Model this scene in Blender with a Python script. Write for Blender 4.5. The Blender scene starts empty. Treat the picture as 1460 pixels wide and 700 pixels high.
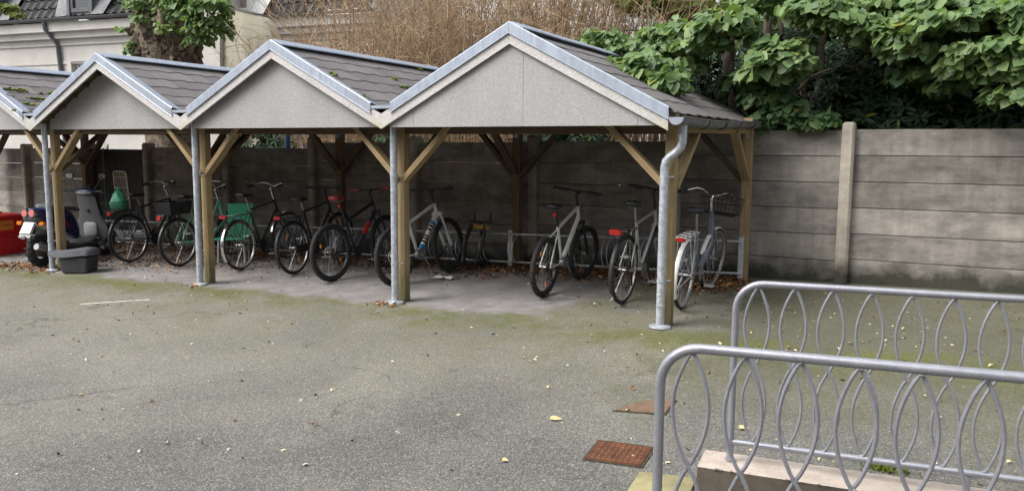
import bpy, math, random
import numpy as np
from mathutils import Vector, Matrix
random.seed(7); rng = np.random.default_rng(11)
sc = bpy.context.scene
col = sc.collection
R_ = math.radians
# ------------------------------------------------------------------ camera
CAM = np.array([2.0833, -6.8028, 1.5631]); FOC = 1150.96
def cam_axes(yaw=.4854, pitch=-.119, roll=.0073):
    cy, sy = math.cos(yaw), math.sin(yaw)
    f = np.array([-sy*math.cos(pitch), cy*math.cos(pitch), math.sin(pitch)])
    r = np.array([cy, sy, 0.]); u = np.cross(r, f)
    return math.cos(roll)*r+math.sin(roll)*u, -math.sin(roll)*r+math.cos(roll)*u, f
CR, CU, CF = cam_axes()
def ray(x, y): return CF+CR*(x-730)/FOC+CU*(350-y)/FOC
GX, GY = .0183, .0354
def zg(x, y): return GX*x+GY*y
def atG(x, y, dz=0):                     # photo pixel -> point on the sloping yard
    d = ray(x, y); t = (GX*CAM[0]+GY*CAM[1]+dz-CAM[2])/(d[2]-GX*d[0]-GY*d[1]); return CAM+t*d
def atY(x, y, Y):
    d = ray(x, y); return CAM+d*((Y-CAM[1])/d[1])
def atZ(x, y, z):
    d = ray(x, y); return CAM+d*((z-CAM[2])/d[2])
def atP(x, y, p0, n):
    d = ray(x, y); n = np.array(n); return CAM+d*(((np.array(p0)-CAM)@n)/(d@n))
cd = bpy.data.cameras.new('camera'); cam = bpy.data.objects.new('camera', cd); col.objects.link(cam)
M = Matrix(((CR[0], CU[0], -CF[0], CAM[0]), (CR[1], CU[1], -CF[1], CAM[1]), (CR[2], CU[2], -CF[2], CAM[2]), (0, 0, 0, 1)))
cam.matrix_world = M
cd.sensor_width = 36; cd.lens = FOC/1460*36; cd.clip_end = 2000; cd.clip_start = .05
sc.camera = cam
# ------------------------------------------------------------------ helpers
def norm(v): v = np.array(v, float); return v/(np.linalg.norm(v)+1e-12)
class MB:
    def __init__(s): s.v = []; s.f = []; s.mi = []; s.cur = 0
    def add(s, vs, fs):
        o = len(s.v); s.v += [tuple(map(float, p)) for p in vs]
        s.f += [tuple(i+o for i in f) for f in fs]; s.mi += [s.cur]*len(fs); return s
    def box(s, c, d, rot=None):
        hx, hy, hz = d[0]/2, d[1]/2, d[2]/2
        vs = [(x, y, z) for x in (-hx, hx) for y in (-hy, hy) for z in (-hz, hz)]
        if rot is not None: vs = [tuple(rot @ Vector(p)) for p in vs]
        vs = [(p[0]+c[0], p[1]+c[1], p[2]+c[2]) for p in vs]
        return s.add(vs, [(0, 1, 3, 2), (4, 6, 7, 5), (0, 4, 5, 1), (2, 3, 7, 6), (0, 2, 6, 4), (1, 5, 7, 3)])
    def tube(s, pts, r, n=8, closed=False, caps=True):
        P = [np.array(p, float) for p in pts]; m = len(P)
        rr = r if hasattr(r, '__len__') else [r]*m
        T = []
        for i in range(m):
            a = P[(i-1) % m] if (closed or i > 0) else P[i]
            b = P[(i+1) % m] if (closed or i < m-1) else P[i]
            T.append(norm(b-a))
        ref = np.array([0, 0, 1.]) if abs(T[0][2]) < .9 else np.array([1., 0, 0])
        u = norm(np.cross(T[0], ref)); vs = []
        for i in range(m):
            u = norm(u-T[i]*(u@T[i])); w = np.cross(T[i], u)
            for k in range(n):
                a = 2*math.pi*k/n; vs.append(P[i]+rr[i]*(math.cos(a)*u+math.sin(a)*w))
        fs = []
        for i in range(m if closed else m-1):
            j = (i+1) % m
            for k in range(n):
                l = (k+1) % n; fs.append((i*n+k, i*n+l, j*n+l, j*n+k))
        if caps and not closed: fs += [tuple(range(n))[::-1], tuple((m-1)*n+k for k in range(n))]
        return s.add(vs, fs)
    def loft(s, rings, closed=False):
        n = len(rings[0]); m = len(rings); vs = [p for r in rings for p in r]; fs = []
        for i in range(m if closed else m-1):
            j = (i+1) % m
            for k in range(n):
                l = (k+1) % n; fs.append((i*n+k, i*n+l, j*n+l, j*n+k))
        if not closed: fs += [tuple(range(n))[::-1], tuple((m-1)*n+k for k in range(n))]
        return s.add(vs, fs)
    def sheet(s, rows, closed=False):
        n = len(rows[0]); m = len(rows); vs = [p for r in rows for p in r]
        return s.add(vs, [(i*n+k, i*n+k+1, (i+1)*n+k+1, (i+1)*n+k) for i in range(m-1) for k in range(n-1)])
    def extrude(s, poly, off):            # poly: list of 3d points, off: thickness vector
        n = len(poly); a = [tuple(p) for p in poly]; b = [(p[0]+off[0], p[1]+off[1], p[2]+off[2]) for p in poly]
        return s.add(a+b, [tuple(range(n))[::-1], tuple(range(n, 2*n))]+[(i, (i+1) % n, n+(i+1) % n, n+i) for i in range(n)])
    def blob(s, c, r, seed=0, amp=.2, n=10, m=7):
        rg = np.random.default_rng(seed); ph = rg.uniform(0, 6.28, 6)
        rows = []
        for i in range(m+1):
            th = math.pi*i/m; row = []
            for k in range(n):
                a = 2*math.pi*k/n
                q = 1+amp*(math.sin(2*a+ph[0]+th*2)+.7*math.sin(3*a+ph[1]-2*th)+.5*math.sin(5*th+ph[2]+a))/2
                q = q if 0 < i < m else 1
                row.append((c[0]+r[0]*q*math.sin(th)*math.cos(a), c[1]+r[1]*q*math.sin(th)*math.sin(a), c[2]+r[2]*q*math.cos(th)))
            rows.append(row)
        return s.loft(rows)
    def build(s, name, mats, parent=None, smooth=True, ang=.7, matrix=None, bevel=0):
        me = bpy.data.meshes.new(name); me.from_pydata(s.v, [], s.f)
        if not isinstance(mats, (list, tuple)): mats = [mats]
        for m_ in mats: me.materials.append(m_)
        if len(mats) > 1: me.polygons.foreach_set('material_index', s.mi)
        me.update()
        if smooth:
            me.polygons.foreach_set('use_smooth', [True]*len(me.polygons))
            me.set_sharp_from_angle(angle=ang)
        o = bpy.data.objects.new(name, me); col.objects.link(o)
        if parent: o.parent = parent
        if matrix is not None: o.matrix_local = matrix
        if bevel:
            b = o.modifiers.new('bevel', 'BEVEL'); b.width = bevel; b.segments = 2; b.limit_method = 'ANGLE'
        return o
def tag(o, label, cat, group=None):
    o['label'] = label; o['category'] = cat
    if group: o['group'] = group
    return o
def thing(name, label, cat, loc=(0, 0, 0), rz=0, group=None):
    o = bpy.data.objects.new(name, None); col.objects.link(o); o.empty_display_size = .1
    o.location = tuple(map(float, loc)); o.rotation_euler = (0, 0, rz); return tag(o, label, cat, group)
def struct(o, kind='structure'): o['kind'] = kind; return o
def frame_mat(p0, p1, up=(0, 0, 1)):      # local X runs from p0 to p1
    p0 = Vector(p0); p1 = Vector(p1); x = (p1-p0).normalized(); up = Vector(up)
    if abs(x.dot(up)) > .98: up = Vector((0, 1, 0))
    y = up.cross(x).normalized(); z = x.cross(y)
    m = Matrix((x, y, z)).transposed().to_4x4(); m.translation = p0; return m
def timber(name, p0, p1, w, h, mat, parent, up=(0, 0, 1), bevel=.004):
    L = (Vector(p1)-Vector(p0)).length
    return MB().box((L/2, 0, 0), (L, w, h)).build(name, mat, parent, smooth=False, matrix=frame_mat(p0, p1, up), bevel=bevel)
# ------------------------------------------------------------------ materials
def newmat(name):
    m = bpy.data.materials.new(name); m.use_nodes = True; nt = m.node_tree
    return m, nt, nt.nodes['Principled BSDF']
def N(nt, t, **k):
    n = nt.nodes.new(t)
    for a, b in k.items():
        if a.startswith('i_'): n.inputs[a[2:].replace('_', ' ')].default_value = b
        else: setattr(n, a, b)
    return n
def coords(nt, scale=(1, 1, 1), kind='Object'):
    tc = N(nt, 'ShaderNodeTexCoord'); mp = N(nt, 'ShaderNodeMapping'); mp.inputs['Scale'].default_value = scale
    nt.links.new(tc.outputs[kind], mp.inputs['Vector']); return mp.outputs['Vector']
def noise(nt, vec, scale, detail=4, rough=.55, dist=0):
    n = N(nt, 'ShaderNodeTexNoise'); n.inputs['Scale'].default_value = scale; n.inputs['Detail'].default_value = detail
    n.inputs['Roughness'].default_value = rough; n.inputs['Distortion'].default_value = dist
    nt.links.new(vec, n.inputs['Vector']); return n.outputs['Fac']
def ramp(nt, fac, stops, interp='LINEAR'):
    r = N(nt, 'ShaderNodeValToRGB'); r.color_ramp.interpolation = interp; e = r.color_ramp.elements
    while len(e) < len(stops): e.new(.5)
    for q, (p, c) in zip(e, stops):
        q.position = p; q.color = (c, c, c, 1) if not hasattr(c, '__len__') else (*c[:3], 1)
    nt.links.new(fac, r.inputs['Fac']); return r.outputs['Color']
def mix(nt, fac, a, b, mode='MIX'):
    n = N(nt, 'ShaderNodeMix', data_type='RGBA', blend_type=mode)
    for sock, val in ((n.inputs['Factor'], fac), (n.inputs['A'], a), (n.inputs['B'], b)):
        if hasattr(val, 'links') or hasattr(val, 'is_linked'): nt.links.new(val, sock)
        elif hasattr(val, '__len__'): sock.default_value = (*val[:3], 1)
        else: sock.default_value = val
    return n.outputs['Result']
def math_(nt, op, a, b=0., clamp=False):
    n = N(nt, 'ShaderNodeMath', operation=op, use_clamp=clamp)
    for i, q in enumerate((a, b)):
        if hasattr(q, 'is_linked'): nt.links.new(q, n.inputs[i])
        else: n.inputs[i].default_value = q
    return n.outputs[0]
def bump(nt, b, h, strength=.3, dist=.01):
    n = N(nt, 'ShaderNodeBump'); n.inputs['Strength'].default_value = strength; n.inputs['Distance'].default_value = dist
    nt.links.new(h, n.inputs['Height']); nt.links.new(n.outputs['Normal'], b.inputs['Normal'])
def simple(name, c, rough=.5, metal=0., var=.15, scale=12., spec=.5, bmp=0., stretch=(1, 1, 1)):
    m, nt, b = newmat(name); v = coords(nt, stretch); f = noise(nt, v, scale, 5)
    lo = tuple(x*(1-var) for x in c); hi = tuple(min(1, x*(1+var)) for x in c)
    nt.links.new(ramp(nt, f, [(.3, lo), (.7, hi)]), b.inputs['Base Color'])
    b.inputs['Roughness'].default_value = rough; b.inputs['Metallic'].default_value = metal
    b.inputs['Specular IOR Level'].default_value = spec
    rr = ramp(nt, noise(nt, v, scale*2.3, 3), [(.3, max(0, rough-.1)), (.7, min(1, rough+.12))]); nt.links.new(rr, b.inputs['Roughness'])
    if bmp: bump(nt, b, noise(nt, v, scale*4, 4), bmp, .004)
    return m
def isl(nt): return N(nt, 'ShaderNodeNewGeometry').outputs['Random Per Island']
def leafmat(name, stops, rough=.55, trans=.3, spec=.35):
    m, nt, b = newmat(name); c = ramp(nt, isl(nt), stops)
    f = noise(nt, coords(nt), 60, 2); c = mix(nt, .35, c, ramp(nt, f, [(.3, .35), (.7, 1.)]), 'MULTIPLY')
    nt.links.new(c, b.inputs['Base Color']); b.inputs['Roughness'].default_value = rough
    b.inputs['Specular IOR Level'].default_value = spec
    t = N(nt, 'ShaderNodeBsdfTranslucent'); c2 = mix(nt, 1., c, (1.0, 1.05, .45), 'MULTIPLY'); nt.links.new(c2, t.inputs['Color'])
    ms = N(nt, 'ShaderNodeMixShader'); ms.inputs[0].default_value = trans
    nt.links.new(b.outputs[0], ms.inputs[1]); nt.links.new(t.outputs[0], ms.inputs[2])
    nt.links.new(ms.outputs[0], nt.nodes['Material Output'].inputs['Surface']); return m
def islmat(name, stops, rough=.8):
    m, nt, b = newmat(name); nt.links.new(ramp(nt, isl(nt), stops), b.inputs['Base Color']); b.inputs['Roughness'].default_value = rough
    b.inputs['Specular IOR Level'].default_value = .25; return m

def mat_ground():
    m, nt, b = newmat('mossy_asphalt'); v = coords(nt)
    xyz = N(nt, 'ShaderNodeSeparateXYZ'); nt.links.new(v, xyz.inputs[0]); X, Y = xyz.outputs[0], xyz.outputs[1]
    L = nt.links
    big = noise(nt, v, .45, 5, .6); mid = noise(nt, v, 2.2, 5, .6); fine = noise(nt, v, 45, 3, .6)
    vo = N(nt, 'ShaderNodeTexVoronoi'); vo.inputs['Scale'].default_value = 190; L.new(v, vo.inputs['Vector'])
    vo2 = N(nt, 'ShaderNodeTexVoronoi'); vo2.inputs['Scale'].default_value = 105; L.new(v, vo2.inputs['Vector'])
    sep = N(nt, 'ShaderNodeSeparateColor'); L.new(vo.outputs['Color'], sep.inputs[0])
    stone = ramp(nt, sep.outputs[0], [(0, (.085, .083, .077)), (.4, (.118, .115, .107)), (.75, (.15, .146, .134)), (.95, (.23, .223, .205)), (1, (.40, .39, .36))])
    dist_ = ramp(nt, vo2.outputs['Distance'], [(0, 1.08), (.5, .92), (.8, .6)])
    asp = mix(nt, .8, stone, dist_, 'MULTIPLY')
    asp = mix(nt, .65, asp, ramp(nt, fine, [(.3, (.6, .6, .6)), (.7, (1.25, 1.25, 1.25))]), 'MULTIPLY')
    pale = mix(nt, .5, mix(nt, 1., asp, (1.6, 1.57, 1.4), 'MULTIPLY'), (.20, .196, .165))
    bm = math_(nt, 'ADD', big, math_(nt, 'MULTIPLY', mid, .35))
    f_pale = ramp(nt, math_(nt, 'ADD', bm, math_(nt, 'MULTIPLY', math_(nt, 'SUBTRACT', math_(nt, 'ADD', Y, 2.9), math_(nt, 'MULTIPLY', X, .35)), .07)), [(.55, 0.), (.9, .8)])
    c = mix(nt, f_pale, asp, pale)
    # moss: strongest in a band before the shelter, everywhere near the wall on the right
    band = ramp(nt, math_(nt, 'ADD', math_(nt, 'MULTIPLY', math_(nt, 'ADD', Y, 3.4), .19), math_(nt, 'MULTIPLY', math_(nt, 'SUBTRACT', mid, .5), .35)), [(.2, 0.), (.62, 1.)])
    mossn = ramp(nt, math_(nt, 'ADD', math_(nt, 'MULTIPLY', mid, .6), math_(nt, 'MULTIPLY', big, .55)), [(.46, 0.), (.70, 1.)])
    f_m = math_(nt, 'MULTIPLY', math_(nt, 'MULTIPLY', band, mossn), .75)
    mossc = mix(nt, fine, (.068, .068, .036), (.165, .16, .085))
    c = mix(nt, f_m, c, mossc)
    right = ramp(nt, math_(nt, 'ADD', X, math_(nt, 'MULTIPLY', math_(nt, 'SUBTRACT', mid, .5), 2.2)), [(0, 0.), (.1, 0.), (.6, 1.)])
    f_r = math_(nt, 'MULTIPLY', math_(nt, 'MULTIPLY', right, ramp(nt, math_(nt, 'ADD', math_(nt, 'MULTIPLY', math_(nt, 'ADD', Y, 2.8), .3), math_(nt, 'MULTIPLY', math_(nt, 'SUBTRACT', mid, .5), .8)), [(.1, 0.), (.6, 1.)])), .6)
    c = mix(nt, f_r, c, mix(nt, fine, (.042, .043, .026), (.105, .103, .058)))
    # smoother pale paving under the roof with a ragged front edge
    e1 = math_(nt, 'ADD', Y, math_(nt, 'MULTIPLY', math_(nt, 'SUBTRACT', noise(nt, v, 1.1, 4, .6), .5), 1.1))
    f1 = ramp(nt, math_(nt, 'ADD', e1, .5), [(.33, 0.), (.42, 1.)])
    e2 = math_(nt, 'ADD', math_(nt, 'ADD', X, math_(nt, 'MULTIPLY', Y, -.25)), math_(nt, 'MULTIPLY', math_(nt, 'SUBTRACT', noise(nt, v, 1.5, 3), .5), 1.2))
    f2 = ramp(nt, math_(nt, 'ADD', math_(nt, 'MULTIPLY', e2, .5), 1.), [(.30, 1.), (.42, 0.)])
    fl = math_(nt, 'MULTIPLY', f1, f2)
    conc = mix(nt, .75, ramp(nt, noise(nt, v, 3.5, 6, .65), [(.3, (.165, .158, .155)), (.75, (.285, .272, .268))]), ramp(nt, noise(nt, v, 90, 2), [(.3, (.78, .78, .78)), (.7, (1.05, 1.05, 1.05))]), 'MULTIPLY')
    c = mix(nt, fl, c, conc)
    # thin green edge where paving meets asphalt
    ed = math_(nt, 'MULTIPLY', ramp(nt, e1, [(.0, 0.), (.02, 0.), (.06, 0.), (1, 0.)]), 1.)
    eb = ramp(nt, math_(nt, 'ADD', math_(nt, 'MULTIPLY', e1, .6), .7), [(.15, 0.), (.5, 1.), (.66, .85), (.72, 0.)])
    gr = math_(nt, 'MULTIPLY', math_(nt, 'MULTIPLY', eb, ramp(nt, noise(nt, v, 1.7, 5, .65), [(.36, 0.), (.58, 1.)])), .85)
    c = mix(nt, gr, c, mix(nt, fine, (.05, .058, .014), (.15, .158, .05)))
    # dark damp spots and pale dust
    c = mix(nt, math_(nt, 'MULTIPLY', ramp(nt, noise(nt, v, 7, 3, .7), [(.68, 0.), (.74, 1.)]), .35), c, (.04, .04, .035))
    ck = N(nt, 'ShaderNodeTexVoronoi', feature='DISTANCE_TO_EDGE'); ck.inputs['Scale'].default_value = .28
    wv = N(nt, 'ShaderNodeVectorMath', operation='ADD'); L.new(v, wv.inputs[0]); nz = N(nt, 'ShaderNodeTexNoise'); nz.inputs['Scale'].default_value = 1.6; nz.inputs['Detail'].default_value = 5; L.new(v, nz.inputs['Vector']); L.new(nz.outputs['Color'], wv.inputs[1]); L.new(wv.outputs[0], ck.inputs['Vector'])
    crk = math_(nt, 'MULTIPLY', ramp(nt, ck.outputs['Distance'], [(0, 1.), (.0022, .8), (.005, 0.)]), ramp(nt, noise(nt, v, .8, 3), [(.48, 0.), (.56, .6)]))
    c = mix(nt, crk, c, (.045, .046, .03))
    c = mix(nt, .55, c, ramp(nt, noise(nt, v, .9, 6, .7, .6), [(.32, (.8, .8, .8)), (.68, (1.16, 1.16, 1.14))]), 'MULTIPLY')
    c = mix(nt, ramp(nt, noise(nt, v, 3.1, 2, .5), [(.71, 0.), (.76, .35)]), c, (.05, .05, .046))
    vg = N(nt, 'ShaderNodeTexVoronoi'); vg.inputs['Scale'].default_value = 125; L.new(v, vg.inputs['Vector']); sg = N(nt, 'ShaderNodeSeparateColor'); L.new(vg.outputs['Color'], sg.inputs[0])
    c = mix(nt, math_(nt, 'SUBTRACT', .8, math_(nt, 'MULTIPLY', fl, .6)), c, ramp(nt, sg.outputs[0], [(0, .66), (.35, .9), (.8, 1.05), (.93, 1.35), (1, 1.7)]), 'MULTIPLY')
    L.new(c, b.inputs['Base Color']); b.inputs['Roughness'].default_value = .85; b.inputs['Specular IOR Level'].default_value = .3
    hgt = math_(nt, 'ADD', math_(nt, 'MULTIPLY', vo2.outputs['Distance'], -.8), fine)
    bump(nt, b, hgt, .55, .006)
    return m
def mat_speck(name, base, dark, scale=170, moss=False):
    m, nt, b = newmat(name); v = coords(nt)
    vo = N(nt, 'ShaderNodeTexVoronoi'); vo.inputs['Scale'].default_value = scale; nt.links.new(v, vo.inputs['Vector'])
    s = N(nt, 'ShaderNodeSeparateColor'); nt.links.new(vo.outputs['Color'], s.inputs[0])
    c = ramp(nt, s.outputs[0], [(0, dark), (.35, base), (.8, tuple(x*1.12 for x in base)), (1, tuple(min(1, x*1.35) for x in base))])
    c = mix(nt, .55, c, ramp(nt, noise(nt, v, 38, 3), [(.3, (.75, .75, .75)), (.7, (1.12, 1.12, 1.12))]), 'MULTIPLY')
    c = mix(nt, .5, c, ramp(nt, noise(nt, coords(nt, (1, 1, .35)), 2.5, 5, .6), [(.3, (.8, .79, .77)), (.7, (1.08, 1.08, 1.08))]), 'MULTIPLY')
    if moss:                              # algae at the valley ends: local z is low there
        xyz = N(nt, 'ShaderNodeSeparateXYZ'); nt.links.new(v, xyz.inputs[0])
        f = ramp(nt, math_(nt, 'ADD', math_(nt, 'MULTIPLY', math_(nt, 'SUBTRACT', 1.93, xyz.outputs[2]), 4.2), math_(nt, 'MULTIPLY', math_(nt, 'SUBTRACT', noise(nt, v, 9, 4), .5), 1.2)), [(.25, 0.), (.95, .75)])
        c = mix(nt, f, c, (.40, .41, .22))
        c = mix(nt, ramp(nt, math_(nt, 'MULTIPLY', f, noise(nt, v, 14, 3)), [(.42, 0.), (.55, .8)]), c, (.13, .16, .03))
    nt.links.new(c, b.inputs['Base Color']); b.inputs['Roughness'].default_value = .75; b.inputs['Specular IOR Level'].default_value = .3
    return m
def mat_wood(name, c, dark=.55, foot=False):
    m, nt, b = newmat(name); v = coords(nt, (1.2, 22, 22)); f = noise(nt, v, 2.2, 6, .6, .6)
    col_ = ramp(nt, f, [(.25, tuple(x*dark for x in c)), (.5, c), (.75, tuple(min(1, x*1.25) for x in c))])
    k = N(nt, 'ShaderNodeTexVoronoi'); k.inputs['Scale'].default_value = 2.2; nt.links.new(coords(nt, (1, 4, 4)), k.inputs['Vector'])
    col_ = mix(nt, ramp(nt, k.outputs['Distance'], [(.03, .7), (.1, 0.)]), col_, tuple(x*.35 for x in c))
    g = noise(nt, coords(nt), 4, 4); col_ = mix(nt, .5, col_, ramp(nt, g, [(.3, (.72, .74, .7)), (.7, (1.1, 1.08, 1.0))]), 'MULTIPLY')
    if foot:                              # algae and dirt on the lowest part of a post (local x runs up it)
        xyz = N(nt, 'ShaderNodeSeparateXYZ'); nt.links.new(coords(nt), xyz.inputs[0])
        ft = ramp(nt, math_(nt, 'ADD', xyz.outputs[0], math_(nt, 'MULTIPLY', noise(nt, coords(nt, (2, 9, 9)), 3, 5), .5)), [(.28, .8), (.62, 0.)])
        col_ = mix(nt, ft, col_, (.10, .105, .05))
    nt.links.new(col_, b.inputs['Base Color']); b.inputs['Roughness'].default_value = .8; b.inputs['Specular IOR Level'].default_value = .25
    bump(nt, b, f, .25, .003); return m
def mat_galv(name, c=(.42, .44, .47), metal=.55, rough=.45, scale=38, mv=.2):
    m, nt, b = newmat(name); v = coords(nt)
    vo = N(nt, 'ShaderNodeTexVoronoi'); vo.inputs['Scale'].default_value = scale; nt.links.new(v, vo.inputs['Vector'])
    s = N(nt, 'ShaderNodeSeparateColor'); nt.links.new(vo.outputs['Color'], s.inputs[0])
    cc = ramp(nt, s.outputs[1], [(0, tuple(x*(1-mv) for x in c)), (1, tuple(min(1, x*(1+mv)) for x in c))])
    cc = mix(nt, .55, cc, ramp(nt, noise(nt, v, 9, 5), [(.3, (.84, .85, .87)), (.7, (1.08, 1.08, 1.08))]), 'MULTIPLY')
    nt.links.new(cc, b.inputs['Base Color']); b.inputs['Metallic'].default_value = metal
    nt.links.new(ramp(nt, noise(nt, v, 14, 3), [(.3, rough-.1), (.7, rough+.15)]), b.inputs['Roughness']); return m
def mat_zinc(name, c=(.345, .39, .465)):
    m, nt, b = newmat(name); v = coords(nt, (1, 1, 1)); f = noise(nt, coords(nt, (9, 9, 1.2)), 3, 5, .6)
    cc = ramp(nt, f, [(.28, tuple(x*.82 for x in c)), (.55, c), (.8, tuple(min(1, x*1.2) for x in c))])
    cc = mix(nt, ramp(nt, noise(nt, v, 16, 3), [(.68, 0.), (.76, .5)]), cc, (.72, .74, .77))
    nt.links.new(cc, b.inputs['Base Color']); b.inputs['Metallic'].default_value = .45
    nt.links.new(ramp(nt, noise(nt, v, 8, 3), [(.3, .38), (.7, .6)]), b.inputs['Roughness']); return m
def mat_tile():
    m, nt, b = newmat('roof_tile'); v = coords(nt)
    c = ramp(nt, isl(nt), [(0, (.122, .114, .118)), (.5, (.148, .138, .140)), (1, (.178, .166, .166))])
    st = noise(nt, coords(nt, (2, 14, 2)), 2.4, 5, .6)
    c = mix(nt, .6, c, ramp(nt, st, [(.3, (.72, .7, .7)), (.72, (1.25, 1.2, 1.16))]), 'MULTIPLY')
    f = ramp(nt, noise(nt, v, 2.6, 6, .7), [(.56, 0.), (.74, .8)]); c = mix(nt, f, c, (.12, .115, .07))
    c = mix(nt, ramp(nt, noise(nt, v, 30, 3), [(.68, 0.), (.74, .6)]), c, (.3, .29, .27))
    nt.links.new(c, b.inputs['Base Color']); b.inputs['Roughness'].default_value = .6; b.inputs['Specular IOR Level'].default_value = .35
    bump(nt, b, noise(nt, v, 60, 3), .15, .003); return m
def mat_concrete(name, c, stain=.6, foot=True):
    m, nt, b = newmat(name); v = coords(nt); L = nt.links
    f = noise(nt, coords(nt, (.8, .8, 1.8)), 2.6, 7, .65, .2)
    cc = ramp(nt, f, [(.28, tuple(x*.62 for x in c)), (.5, c), (.74, tuple(min(1, x*1.3) for x in c))])
    cc = mix(nt, .6, cc, ramp(nt, noise(nt, coords(nt, (5, 5, .6)), 2.2, 5, .6), [(.3, (.7, .68, .66)), (.68, (1.12, 1.12, 1.12))]), 'MULTIPLY')
    cc = mix(nt, .5, cc, ramp(nt, noise(nt, v, 70, 3), [(.3, (.8, .8, .8)), (.7, (1.12, 1.12, 1.12))]), 'MULTIPLY')
    oi = N(nt, 'ShaderNodeObjectInfo'); of = N(nt, 'ShaderNodeVectorMath', operation='ADD'); L.new(coords(nt, (1, 1, 2.1)), of.inputs[0]); L.new(math_(nt, 'MULTIPLY', oi.outputs['Random'], 37.), of.inputs[1]); ov_ = of.outputs[0]
    bl = ramp(nt, noise(nt, ov_, 1.5, 6, .66, .3), [(.46, 0.), (.60, stain)])
    cc = mix(nt, bl, cc, tuple(x*.45 for x in c))
    lt = ramp(nt, noise(nt, ov_, 2.3, 6, .7, .2), [(.56, 0.), (.7, stain*.5)])
    cc = mix(nt, lt, cc, tuple(x*1.5 for x in c))
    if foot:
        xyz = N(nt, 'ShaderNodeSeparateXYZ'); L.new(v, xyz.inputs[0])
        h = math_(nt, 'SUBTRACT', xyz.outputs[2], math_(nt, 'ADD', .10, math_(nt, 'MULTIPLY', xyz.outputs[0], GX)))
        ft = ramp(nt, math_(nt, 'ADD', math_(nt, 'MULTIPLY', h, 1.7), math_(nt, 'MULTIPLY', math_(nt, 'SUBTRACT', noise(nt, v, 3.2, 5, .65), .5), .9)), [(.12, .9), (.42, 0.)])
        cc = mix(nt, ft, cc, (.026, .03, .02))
    cc = mix(nt, 1., cc, ramp(nt, oi.outputs['Random'], [(0, (.8, .79, .78)), (1, (1.16, 1.15, 1.13))]), 'MULTIPLY')
    pr = noise(nt, v, 130, 2, .5); cc = mix(nt, ramp(nt, pr, [(.66, 0.), (.72, .6)]), cc, tuple(x*.35 for x in c))
    L.new(cc, b.inputs['Base Color']); b.inputs['Roughness'].default_value = .9; b.inputs['Specular IOR Level'].default_value = .2
    bump(nt, b, noise(nt, v, 45, 4), .3, .004); return m
def mat_rust(name, c1, c2):
    m, nt, b = newmat(name); v = coords(nt)
    c = ramp(nt, noise(nt, v, 14, 6, .65), [(.3, c1), (.7, c2)]); nt.links.new(c, b.inputs['Base Color'])
    b.inputs['Roughness'].default_value = .7; b.inputs['Metallic'].default_value = .25; bump(nt, b, noise(nt, v, 90, 3), .3, .002); return m
MG = mat_ground()
M_board = mat_speck('cement_board', (.335, .33, .332), (.235, .23, .232), 330)
M_barge = mat_speck('barge_board', (.50, .488, .478), (.34, .33, .33), 230, moss=True)
M_zinc = mat_zinc('zinc_flashing'); M_galv = mat_galv('galvanised_pipe', (.44, .47, .51), .45, .45)
M_rail = mat_galv('galvanised_rail', (.30, .308, .342), .5, .42, 120, .07)
M_wood = mat_wood('treated_timber', (.325, .24, .135)); M_post = mat_wood('post_timber', (.315, .232, .13), foot=True); M_wood2 = mat_wood('dark_timber', (.105, .075, .05)); M_woodb = mat_wood('mid_brown_timber', (.17, .125, .08))  # darker browns for the back, inner and underside members
M_tile = mat_tile()
M_conc = mat_concrete('wall_concrete', (.275, .258, .238), .7); M_cpost = mat_concrete('post_concrete', (.36, .33, .285), .35)
M_stone = mat_concrete('kerb_stone', (.36, .315, .28), .3, False); M_slab = mat_concrete('slab_stone', (.32, .29, .16), .5, False)
M_stuc = simple('grey_render', (.46, .445, .42), .9, var=.14, scale=1.2, spec=.2, bmp=.1); M_stuc2 = simple('beige_render', (.40, .375, .30), .9, var=.2, scale=2.2, spec=.2, bmp=.2, stretch=(1.6, 1.6, .25))
M_white = simple('white_paint', (.72, .72, .7), .55, var=.08)
M_rust = mat_rust('rusty_plate', (.045, .016, .008), (.15, .055, .02)); M_rust2 = mat_rust('pale_rust_plate', (.13, .085, .055), (.24, .155, .10))
M_bark = simple('linden_bark', (.085, .068, .048), .9, var=.5, scale=9, bmp=.6, stretch=(1, 1, .35)); M_bark2 = simple('knobbly_bark', (.125, .098, .07), .95, var=.75, scale=13, bmp=1.)
M_twig = islmat('bare_twig', [(0, (.20, .13, .08)), (.45, (.34, .24, .145)), (.85, (.44, .33, .205)), (1, (.12, .08, .055))])
M_leaf = leafmat('linden_leaf', [(0, (.12, .205, .085)), (.45, (.165, .265, .105)), (.85, (.225, .33, .125)), (.965, (.19, .28, .08)), (1, (.32, .35, .07))], .5, .42, .45)
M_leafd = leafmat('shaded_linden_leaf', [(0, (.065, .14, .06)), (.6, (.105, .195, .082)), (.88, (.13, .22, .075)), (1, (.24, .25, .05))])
M_laur = leafmat('laurel_leaf', [(0, (.012, .030, .016)), (.6, (.020, .046, .022)), (.93, (.032, .066, .028)), (1, (.12, .12, .025))], .6, .1, .2)
M_yel = leafmat('young_leaf', [(0, (.09, .13, .03)), (.6, (.16, .20, .05)), (1, (.26, .28, .07))], .6, .35)
M_black = simple('black_plastic', (.018, .018, .02), .5, var=.3); M_tyre = simple('tyre_rubber', (.022, .022, .023), .8, var=.3, scale=40)
M_grey = simple('grey_plastic', (.075, .08, .09), .55, var=.15); M_lgrey = simple('light_grey_plastic', (.22, .225, .235), .5, var=.12)
M_alu = simple('brushed_alloy', (.33, .33, .33), .45, .7, var=.12); M_chrome = simple('chrome', (.7, .7, .7), .2, 1., var=.08)
M_spoke = simple('spoke_steel', (.42, .42, .43), .35, .85)
M_red = simple('red_reflector', (.36, .02, .018), .25, var=.1); M_pink = simple('faded_red_lens', (.62, .2, .2), .3, var=.1); M_or = simple('orange_reflector', (.65, .19, .02), .3, var=.1)
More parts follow.
